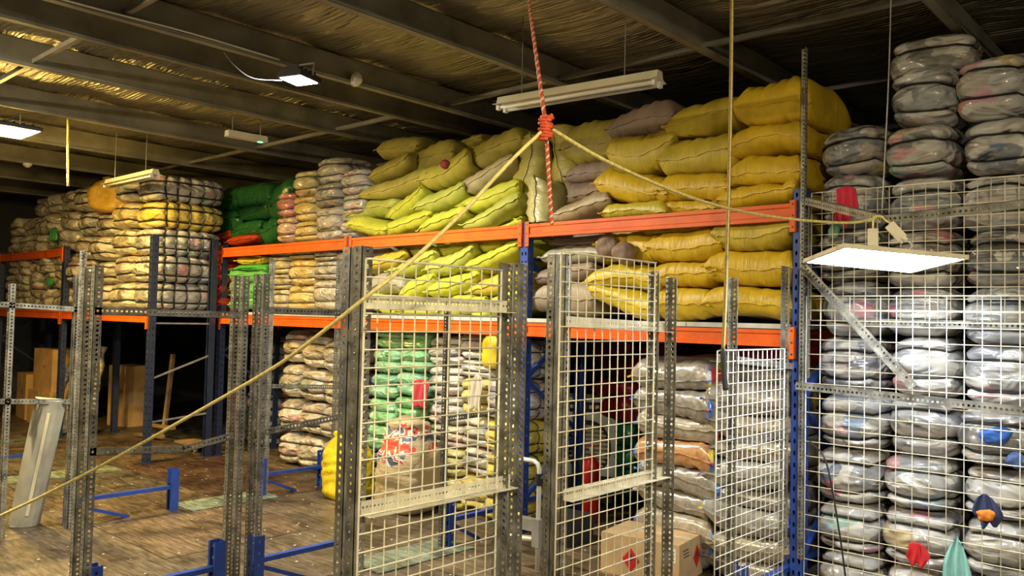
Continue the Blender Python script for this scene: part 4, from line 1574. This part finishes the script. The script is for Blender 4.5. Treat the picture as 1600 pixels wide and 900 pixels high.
# dark bin with yellow bits beside the strapped bales
b = MB().prism([(-.16, 0), (.16, 0), (.20, .2), (-.2, .2)], .34, 'x').obj('dark_tray', DARK)
b.location = (-4.28, 5.22, .001)
tag(b, 'dark plastic tray on the floor under the crossed braces', 'tray')

# ------------------------------------------------------------------ under the left rack
for i, (x, y, z, wx, wy, wz, rz, nm) in enumerate(((-13.62, 4.75, 0, .74, .5, .50, .08, 'lower big brown carton'), (-13.60, 4.78, .505, .70, .48, .62, .03, 'upper big brown carton'),
                                                    (-14.5, 4.8, 0, .6, .5, .7, -.1, 'brown carton at the far left edge'), (-12.75, 5.5, 0, .5, .4, .9, .2, 'tall shadowed carton behind the wrapped rolls'))):
    t = empty('carton', (x, y, z), rz)
    MB().box((-wx / 2, -wy / 2, 0), (wx / 2, wy / 2, wz)).obj('carton_body', CARD, t)
    MB().box((-wx / 2, -wy / 2, wz), (wx / 2, -.003, wz + .004)).obj('flap', CARD, t)
    MB().box((-wx / 2, .003, wz), (wx / 2, wy / 2, wz + .004)).obj('flap', CARD, t)
    MB().box((-wx / 2 - .001, -.03, wz + .004), (wx / 2 + .001, .03, wz + .0055)).obj('tape', TAPE, t)
    plate('tape_strip', TAPE, t, (0, -wy / 2, wz - .1), (1, 0, 0), (0, 0, 1), .03, .1)
    for k in range(2):
        plate('printed_line', PRINT_DK, t, (.05, -wy / 2, wz * .6 - k * .03), (1, 0, 0), (0, 0, 1), .07 - k * .03, .005, False, .0008)
    tag(t, nm + ' under the far left shelf', 'box', 'cartons under the far left shelf')
# rolls wrapped in film, leaning
for i, (p0, p1) in enumerate((((-12.80, 4.35, .02), (-12.55, 4.7, 1.36)), ((-12.32, 4.40, .02), (-12.52, 4.7, 1.38)), ((-12.0, 4.6, .05), (-12.03, 4.8, 1.22)))):
    pts = [np.array(p0) + (np.array(p1) - np.array(p0)) * k / 14 for k in range(15)]
    rr = [.05 + .012 * math.sin(k * 1.7 + i) for k in range(15)]
    rr[-1], rr[-2], rr[-3] = .055, .02, .03
    o = MB().tube(pts, rr, 10).obj('wrapped_roll', WRAP, None, True)
    o.color = (.34, .28, .18, .75)
    tag(o, ('film-wrapped roll leaning left beside the cartons', 'film-wrapped roll leaning right beside the cartons', 'film-wrapped roll behind the navy upright')[i], 'roll', 'film-wrapped rolls')
# fluorescent batten leaning on the rail
t = empty('light_batten', (0, 0, 0))
p0, p1 = PZ(38, 818, .012), PX(80, 622, XC - .06)
dv = Vector(p1 - p0)
b = MB()
b.prism([(-.11, 0), (.11, 0), (.11, .02), (.05, .075), (-.05, .075), (-.11, .02)], dv.length, 'z')
o = b.obj('batten_body', BATTEN, t)
frame(o, p0, dv, (-.3, -.95, 0))
MB2 = MB().box((-.10, .0, -.004), (.10, .07, 0))
o2 = MB2.obj('end_cap', GREY, t)
frame(o2, p0, dv, (-.3, -.95, 0))
o3 = MB().box((-.012, .076, .1), (.012, .079, dv.length - .1)).obj('cover_strip', CREAM, t)
frame(o3, p0, dv, (-.3, -.95, 0))
tag(t, 'long white light batten leaning against the low rail at left', 'light batten')
# odds and ends in the dark
for i, (p0, p1, m, nm) in enumerate((((-11.2, 5.3, .0), (-11.1, 5.35, 1.15), WOOD, 'tall thin wooden pole in the dark below the strapped stack'), ((-11.6, 5.1, .02), (-10.9, 5.15, .06), WOOD, 'wooden plank lying under the strapped stack'),
                                     ((-11.5, 5.2, .16), (-10.9, 5.3, .16), WOOD, 'wooden rail of a low pallet under the strapped stack'), ((-10.1, 5.75, .05), (-10.1, 5.75, .80), REDP, 'red jack post in the dark behind the navy upright'))):
    o = MB().bar(p0, p1, .06 if m is WOOD else .10, .04 if m is WOOD else .10).obj('pole' if i != 1 else 'plank', m)
    tag(o, nm, 'pole' if i != 1 else 'plank')
t = empty('dolly', (-10.0, 5.15, 0))
MB().box((-.28, -.14, .07), (.28, .14, .095)).obj('dolly_deck', WOOD, t)
for sx in (-.2, .2):
    for sy in (-.1, .1):
        MB().tube([(sx, sy - .012, .035), (sx, sy + .012, .035)], .035, 10).obj('castor', GREY, t)
tag(t, 'small wooden dolly on castors in the dark under the stack', 'dolly')
for i, (x, y) in enumerate(((-10.7, 6.3), (-10.15, 6.5))):
    o = MB().box((-.2, -.15, 0), (.2, .15, .55)).box((-.21, -.16, .55), (.21, .16, .57)).obj('pale_panel_box', GREY)
    o.location = (x, y, 0)
    tag(o, ('left', 'right')[i] + ' pale boxed panel standing in the dark behind the rack', 'box', 'pale boxes in the dark')

# ------------------------------------------------------------------ let the packed soft things press flat against each other


def settle():
    info = []
    for o, hs, p in SOFT:
        M = Matrix.Translation(o.location) @ o.rotation_euler.to_matrix().to_4x4()
        A = np.array(M)
        info.append((o, A, np.linalg.inv(A), np.array(hs), p, A[:3, 3].copy(), np.linalg.norm(hs)))
    C = np.array([e[5] for e in info])
    Rr = np.array([e[6] for e in info])

    def rho(e, P):
        q = P @ e[2][:3, :3].T + e[2][:3, 3]
        return np.sum(np.abs(q / e[3]) ** e[4], axis=1) ** (1 / e[4])
    for i, e in enumerate(info):
        near = [j for j in np.nonzero(np.linalg.norm(C - C[i], axis=1) < Rr + Rr[i])[0] if j != i]
        zc = C[i][2]
        lo, hi = .002, 9.0
        if C[i][0] < -2.2 and C[i][1] > 4.0:
            lo = .002 if zc < 1.7 else (1.757 if zc < 2.5 or C[i][1] < 5.05 and C[i][0] > -12 else 2.54)
            if zc < 1.7:
                hi = 1.60
        for ob in [e[0]] + list(e[0].children):
            me = ob.data
            n = len(me.vertices)
            co = np.empty(n * 3, np.float32)
            me.vertices.foreach_get('co', co)
            P = co.reshape(-1, 3).astype(float) @ e[1][:3, :3].T + e[1][:3, 3]
            d = P - e[5]
            ra = rho(e, P)
            s = np.ones(n)
            for j in near:
                b = info[j]
                rb_ = rho(b, P)
                k = np.nonzero((rb_ < ra * 1.0 + .02) & (rb_ < 1.03))[0]
                if not len(k):
                    continue
                a0, a1 = np.zeros(len(k)), np.ones(len(k))
                for _ in range(11):
                    m = (a0 + a1) / 2
                    ok = rho(b, e[5] + d[k] * m[:, None]) >= ra[k] * m + .02
                    a0 = np.where(ok, m, a0)
                    a1 = np.where(ok, a1, m)
                s[k] = np.minimum(s[k], np.maximum(a0, .35))
            P = e[5] + d * s[:, None]
            P[:, 2] = np.clip(P[:, 2], lo, hi)
            q = P @ e[2][:3, :3].T + e[2][:3, 3]
            me.vertices.foreach_set('co', q.astype(np.float32).ravel())
            me.update()


settle()

# ------------------------------------------------------------------ ropes, cables, hanging lines


def sag(pts, n=8):
    """smooth line through points (Catmull-Rom)"""
    P = [np.array(p, float) for p in pts]
    P = [2 * P[0] - P[1]] + P + [2 * P[-1] - P[-2]]
    out = []
    for i in range(1, len(P) - 2):
        for k in range(n):
            t = k / n
            a, b, c, d = P[i - 1], P[i], P[i + 1], P[i + 2]
            out.append(.5 * ((2 * b) + (-a + c) * t + (2 * a - 5 * b + 4 * c - d) * t * t + (-a + 3 * b - 3 * c + d) * t ** 3))
    out.append(P[-2])
    return out


def strands(pts, R, r, k, turns, mats, name, parent=None):
    """twisted rope: first strand is the thing, the others its parts"""
    P = [np.array(p) for p in pts]
    root = None
    for s in range(k):
        q = []
        for i, p in enumerate(P):
            d = P[min(i + 1, len(P) - 1)] - P[max(i - 1, 0)]
            d /= np.linalg.norm(d)
            x = np.cross(d, [1, 0, 0])
            x /= np.linalg.norm(x)
            y = np.cross(d, x)
            a = 2 * PI * (turns * i / len(P) + s / k)
            q.append(p + R * (math.cos(a) * x + math.sin(a) * y))
        o = MB().tube(q, r, 5).obj(name if root is None else 'strand', mats[s % len(mats)], root or parent, True)
        root = root or o
    return root


kn = PD(853, 197, 2.62)
kt = PZ(822, -30, 3.6)
line = [kn + (kt - kn) * i / 90 for i in range(91)]
rr = strands(line, .0045, .0045, 3, 26, [ROPER, ROPER, ROPEW], 'hanging_rope')
tag(rr, 'red and white twisted rope hanging from the roof to the knot', 'rope')
kb = PD(862, 350, 2.66)
line = [kn + (kb - kn) * i / 60 for i in range(61)]
strands(line, .004, .004, 3, 15, [ROPER, ROPEW, ROPER], 'rope_tail', rr)
pts = []
for i in range(90):
    a = i * .55
    pts.append(kn + IR * (.016 * math.cos(a) + .006 * math.sin(i * 1.3)) + FW * (.016 * math.sin(a)) + np.array([0, 0, .035 - .08 * i / 90]))
MB().tube(pts, .006, 6).obj('knot', ROPER, rr, True)
lp = [(853, 200, 2.62), (800, 250, 2.58), (720, 335, 2.52), (640, 410, 2.48), (570, 466, 2.45), (500, 522, 2.55), (430, 573, 2.7), (320, 637, 2.9), (180, 716, 3.2), (80, 768, 3.4), (0, 806, 3.55), (-140, 868, 3.8)]
o = MB().tube(sag([PD(*a) for a in lp]), .0062, 7).obj('yellow_rope', ROPEY, None, True)
tag(o, 'yellow rope sagging from the red knot down to the left', 'rope', 'yellow ropes from the knot')
lp = [kn, PD(960, 258, 2.9), PD(1090, 312, 3.4), PD(1180, 334, 3.9), PD(1255, 344, 4.15), PD(1330, 348, 4.3), PY(1372, 340, 4.54)]
o = MB().tube(sag(lp), .0070, 7).obj('yellow_rope', ROPEY, None, True)
tag(o, 'yellow rope running from the red knot right to the lamp arm', 'rope', 'yellow ropes from the knot')
lp = [PY(1144, -40, 4.0), PY(1142, 150, 4.0), PY(1138, 330, 4.0), PY(1133, 480, 4.0), PY(1130, 545, 4.0)]
o = MB().tube(sag(lp), .011, 8).obj('plumb_rope', ROPEB, None, True)
MB().tube(sag([p + np.array([.009, -.009, 0]) for p in lp]), .004, 6).obj('pale_cord', ROPEY, o, True)
MB().tube(sag([PY(1130, 545, 4.0), PY(1131, 580, 4.0), PY(1134, 610, 4.0)]), .016, 8).obj('dark_end', DARK, o, True)
tag(o, 'straight brown and yellow rope hanging down before the golden sacks', 'rope')
o = MB().tube(sag([PY(1393, -30, 4.55), PY(1389, 110, 4.55), PY(1383, 240, 4.55), pc]), .004, 6).obj('hanging_wire', GREY, None, True)
tag(o, 'thin wire from the roof holding up the lamp arm', 'wire')
o = MB().tube(sag([(-9.06, 3.16, 3.83), (-9.05, 3.17, 3.4), (-9.03, 3.18, 3.0)]), .012, 7).obj('dangling_cable', ROPEY, None, True)
a = PY(105, 215, 3.2)
tag(o, 'short yellow cable dangling from the roof at left', 'cable')
o = MB().tube(sag([PY(1266, 690, 5.03), PY(1290, 720, 4.99), PY(1308, 810, 4.98), PY(1322, 910, 4.98), PY(1330, 1000, 4.98)]), .0055, 6).obj('black_cable', BLACK, None, True)
tag(o, 'black cable hanging down the lower right mesh', 'cable')

o = MB().tube(sag([(-5.35, .8, 3.63), (-5.35, 1.8, 3.615), (-5.35, 2.6, 3.63), (-5.35, 3.3, 3.62)]), .006, 6).obj('lamp_cable', WHITE, None, True)
tag(o, 'thin pale cable running along the purlin to the floodlight', 'cable')
o = MB().tube(sag([PX(350, 82, -5.36), PX(368, 104, -5.36), PX(395, 122, -5.36), PX(440, 126, -5.36)]), .0028, 6).obj('lamp_cable', GREY, None, True)
tag(o, 'short loose cable drooping beside the bright floodlight', 'cable')

# ------------------------------------------------------------------ lamps


def area(parent, loc, rot, sx, sy, watts, col, spread=PI):
    l = bpy.data.lights.new('lamp_light', 'AREA')
    l.shape = 'RECTANGLE'
    l.size, l.size_y = sx, sy
    l.energy = watts
    l.color = col
    l.spread = spread
    o = bpy.data.objects.new('lamp_light', l)
    COL.objects.link(o)
    o.location = loc
    o.rotation_euler = rot
    o.parent = parent
    return o


# square LED panels: one hung on the arm in view, its twins further down the aisle
def led_panel(M4, label, mat):
    t = empty('hanging_lamp', M4.translation)
    t.matrix_world = M4
    hs = .30
    fb = MB()
    fb.box((-hs, -hs, 0), (hs, -hs + .014, .022)).box((-hs, hs - .014, 0), (hs, hs, .022)).box((-hs, -hs + .014, 0), (-hs + .014, hs - .014, .022)).box((hs - .014, -hs + .014, 0), (hs, hs - .014, .022))
    fb.obj('lamp_frame', CREAM, t)
    MB().box((-hs + .014, -hs + .014, .014), (hs - .014, hs - .014, .020)).obj('back_sheet', WHITE, t)
    for k in range(4):
        x0 = -hs + .016 + k * (2 * hs - .032) / 4
        x1 = x0 + (2 * hs - .032) / 4
        MB().box((x0 + .005, -hs + .016, .004), (x1 - .005, hs - .016, .010)).obj('light_strip', mat, t)
    tag(t, label, 'light panel', 'square LED panels')
    return t


r0 = CAMP + ray(1258, 411) / F * 4.0 * 1.149
r1 = CAMP + ray(1322, 387) / F * 4.0
r2 = CAMP + ray(1510, 405) / F * 4.0 * .995
ex, ey = Vector(r2 - r1), Vector(r0 - r1)
ex.normalize()
ey = (ey - ex * ey.dot(ex)).normalized()
ez = ex.cross(ey)
if ez.z < 0:
    ez = -ez
cen = Vector((r0 + r2) / 2)
Mx = Matrix((ex, ez.cross(ex), ez)).transposed().to_4x4()
Mx.translation = cen
led_panel(Mx, 'glowing square LED ceiling panel hung in front of the right cage', LEDM)
for loc, rx, ry, nm, m in (((-4.9, .55, 2.40), 14, 0, 'over the left aisle', LEDWARM2), ((1.35, 1.9, 2.75), 6, 16, 'over the right-hand aisle', LEDWARM)):
    t2 = led_panel(Matrix.Translation(loc) @ Matrix.Rotation(math.radians(ry), 4, 'Y') @ Matrix.Rotation(math.radians(rx), 4, 'X'), 'glowing square LED panel hung ' + nm, m)
    MB().tube([(0, 0, .02), (0, 0, 3.82 - loc[2])], .004, 6).obj('hanger_wire', GREY, t2)
for i, (qa, qb, rz, nm) in enumerate((((1366, 340), (1364, 372), .1, 'left'), ((1385, 345), (1400, 362), .7, 'right'))):
    p = PY(qb[0], qb[1], 4.5)
    d = link('led_driver', None)
    d.location = p
    d.rotation_euler = (0, rz * -1.0 if i else 0, .3)
    MB().box((-.026, -.014, -.05), (.026, .014, .05)).obj('driver_case', CREAM, d)
    MB().box((-.018, -.012, -.066), (.018, .012, -.05)).obj('terminal_cap', WHITE, d)
    c = MB().tube(sag([PY(1378, 338, 4.52), PY(qa[0], qa[1], 4.51), PY(qb[0], qb[1] - 10, 4.5)]), .005, 6).obj('supply_cord', ROPEY, None, True)
    tag(c, '%s cream cord from the lamp arm to its driver' % nm, 'cord', 'lamp cords')
    e = MB().tube(sag([PY(qb[0] + i * 8, qb[1] + 10, 4.5), PY(qb[0] + i * 25, qb[1] + 22, 4.4), tuple(cen + Vector((0, 0, .03)) + ex * (.1 * i))]), .004, 6).obj('output_cord', WHITE, None, True)
    tag(e, '%s thin cord from the driver down to the LED panel' % nm, 'cord', 'lamp cords')
    tag(d, '%s cream LED driver box dangling above the glowing panel' % nm, 'driver box', 'LED driver boxes')


def floodlight(loc, sz, watts, col, lens, label, group=None, rot=(0, 0, 0), bulb=0):
    t = empty('floodlight', loc)
    t.rotation_euler = rot
    a, c = sz
    b = MB()
    b.prism([(-a / 2, 0), (a / 2, 0), (a / 2, .03), (a * .3, .065), (-a * .3, .065), (-a / 2, .03)], c, 'y')
    o = b.obj('lamp_housing', DARK, t)
    o.location = (0, -c / 2, 0)
    for k in range(5):
        MB().box((-a * .28, -c * .4 + k * c * .2 - .003, .065), (a * .28, -c * .4 + k * c * .2 + .003, .085)).obj('cooling_fin', DARK, t)
    MB().box((-a / 2 + .02, -c / 2 + .02, -.004), (a / 2 - .02, c / 2 - .02, -.0005)).obj('lens', lens, t)
    MB().tube([(-a / 2 - .012, 0, .03), (-a / 2 - .012, 0, .12), (a / 2 + .012, 0, .12), (a / 2 + .012, 0, .03)], .008, 6).obj('bracket', GREY, t)
    area(t, (0, 0, -.012), (0, 0, 0), a - .04, c - .04, watts, col)
    if bulb:
        pl = bpy.data.lights.new('lamp_glow', 'POINT')
        pl.energy, pl.color, pl.shadow_soft_size = bulb, col, .08
        po = bpy.data.objects.new('lamp_glow', pl)
        COL.objects.link(po)
        po.location = (0, 0, -.12)
        po.parent = t
    tag(t, label, 'floodlight', group)
    return t


p = PZ(467, 126, 3.47)
floodlight(p, (.27, .20), FLOOD_W, (1.0, .97, .80), FLOODM, 'bright square floodlight on the purlins in the middle of the roof', 'roof floodlights', (math.radians(-6), math.radians(4), .1))
p = PZ(14, 206, 3.47)
floodlight(p, (.60, .42), WARM_W, (1.0, .66, .16), WARMM, 'warm glaring lamp under the roof at the left edge', 'roof floodlights', bulb=60)
floodlight((.6, -.4, 3.47), (.27, .20), FLOOD_W, (1.0, .84, .52), FLOODM, 'unseen fill floodlight on the purlins above the aisle, nearest the photographer', 'roof floodlights', (math.radians(25), 0, 0))  # this and the next floodlight are out of view, added as fill
floodlight((-6.2, -.6, 3.47), (.27, .20), FLOOD_W, (1.0, .82, .48), FLOODM, 'unseen fill floodlight on the purlins above the left aisle', 'roof floodlights', (math.radians(25), 0, 0))


def tube_fixture(cen, ln, label, rz=0.0, hang=.3):
    t = empty('tube_light', cen, rz)
    MB().prism([(-.09, 0), (-.045, .012), (-.03, .06), (.03, .06), (.045, .012), (.09, 0), (.085, -.004), (.04, .004), (-.04, .004), (-.085, -.004)], ln, 'x').obj('reflector', CREAM, t).location = (-ln / 2, 0, 0)
    for s in (-.04, .04):
        MB().tube([(-ln / 2 + .03, s, -.018), (ln / 2 - .03, s, -.018)], .013, 10).obj('tube_lamp', WHITE, t, True)
        for e in (-1, 1):
            MB().box((e * (ln / 2 - .02) - .012, s - .016, -.035), (e * (ln / 2 - .02) + .012, s + .016, .006)).obj('lamp_holder', WHITE, t)
    for e in (-.35, .3):
        MB().tube([(e * ln, 0, .06), (e * ln, 0, .06 + hang)], .003, 5).obj('hanger_wire', GREY, t)
    tag(t, label, 'tube light', 'twin tube lights')
    return t


tube_fixture((-3.30, 4.22, 3.22), 1.22, 'unlit twin tube light hanging above the golden sacks', math.radians(6), .54)
a1, a2 = PZ(168, 288, 3.40), PZ(244, 274, 3.44)
a1, a2 = PY(168, 288, 4.0), PY(244, 274, 4.0)
tube_fixture(((a1[0] + a2[0]) / 2, 4.0, 3.22), 1.25, 'unlit twin tube light hanging over the strapped bale stack', 0, .54)


def detector(loc, label, rot=(0, 0, 0)):
    o = MB().lathe([(.055, 0), (.055, -.018), (.042, -.03), (.030, -.032), (.028, -.045), (.01, -.048)], 20).obj('detector_body', WHITE, None, True)
    t = empty('smoke_detector', loc)
    t.rotation_euler = rot
    o.parent = t
    MB().lathe([(.062, .006), (.062, 0)], 20).obj('base_ring', CREAM, t, True)
    tag(t, label, 'smoke detector', 'smoke detectors')


detector((-11.77, PX(43, 252, -11.77)[1], ZB), 'white smoke detector near the warm lamp')
detector(PX(556, 124, -5.35), 'white round detector beside the bright floodlight', (math.radians(20), math.radians(-70), 0))
p = PZ(385, 218, 3.5)
t = empty('exit_light', p, math.radians(86))
MB().prism([(-.05, 0), (.05, 0), (.04, .06), (-.04, .06)], .42, 'x').obj('case', WHITE, t).location = (-.21, 0, 0)
MB().box((.13, -.02, -.006), (.17, .02, 0)).obj('green_indicator', EXITM, t)
for e in (-.15, .15):
    MB().tube([(e, 0, .06), (e, 0, .33)], .006, 6).obj('hanger_rod', GREY, t)
tag(t, 'white emergency light bar with a green glow under the purlins', 'emergency light')
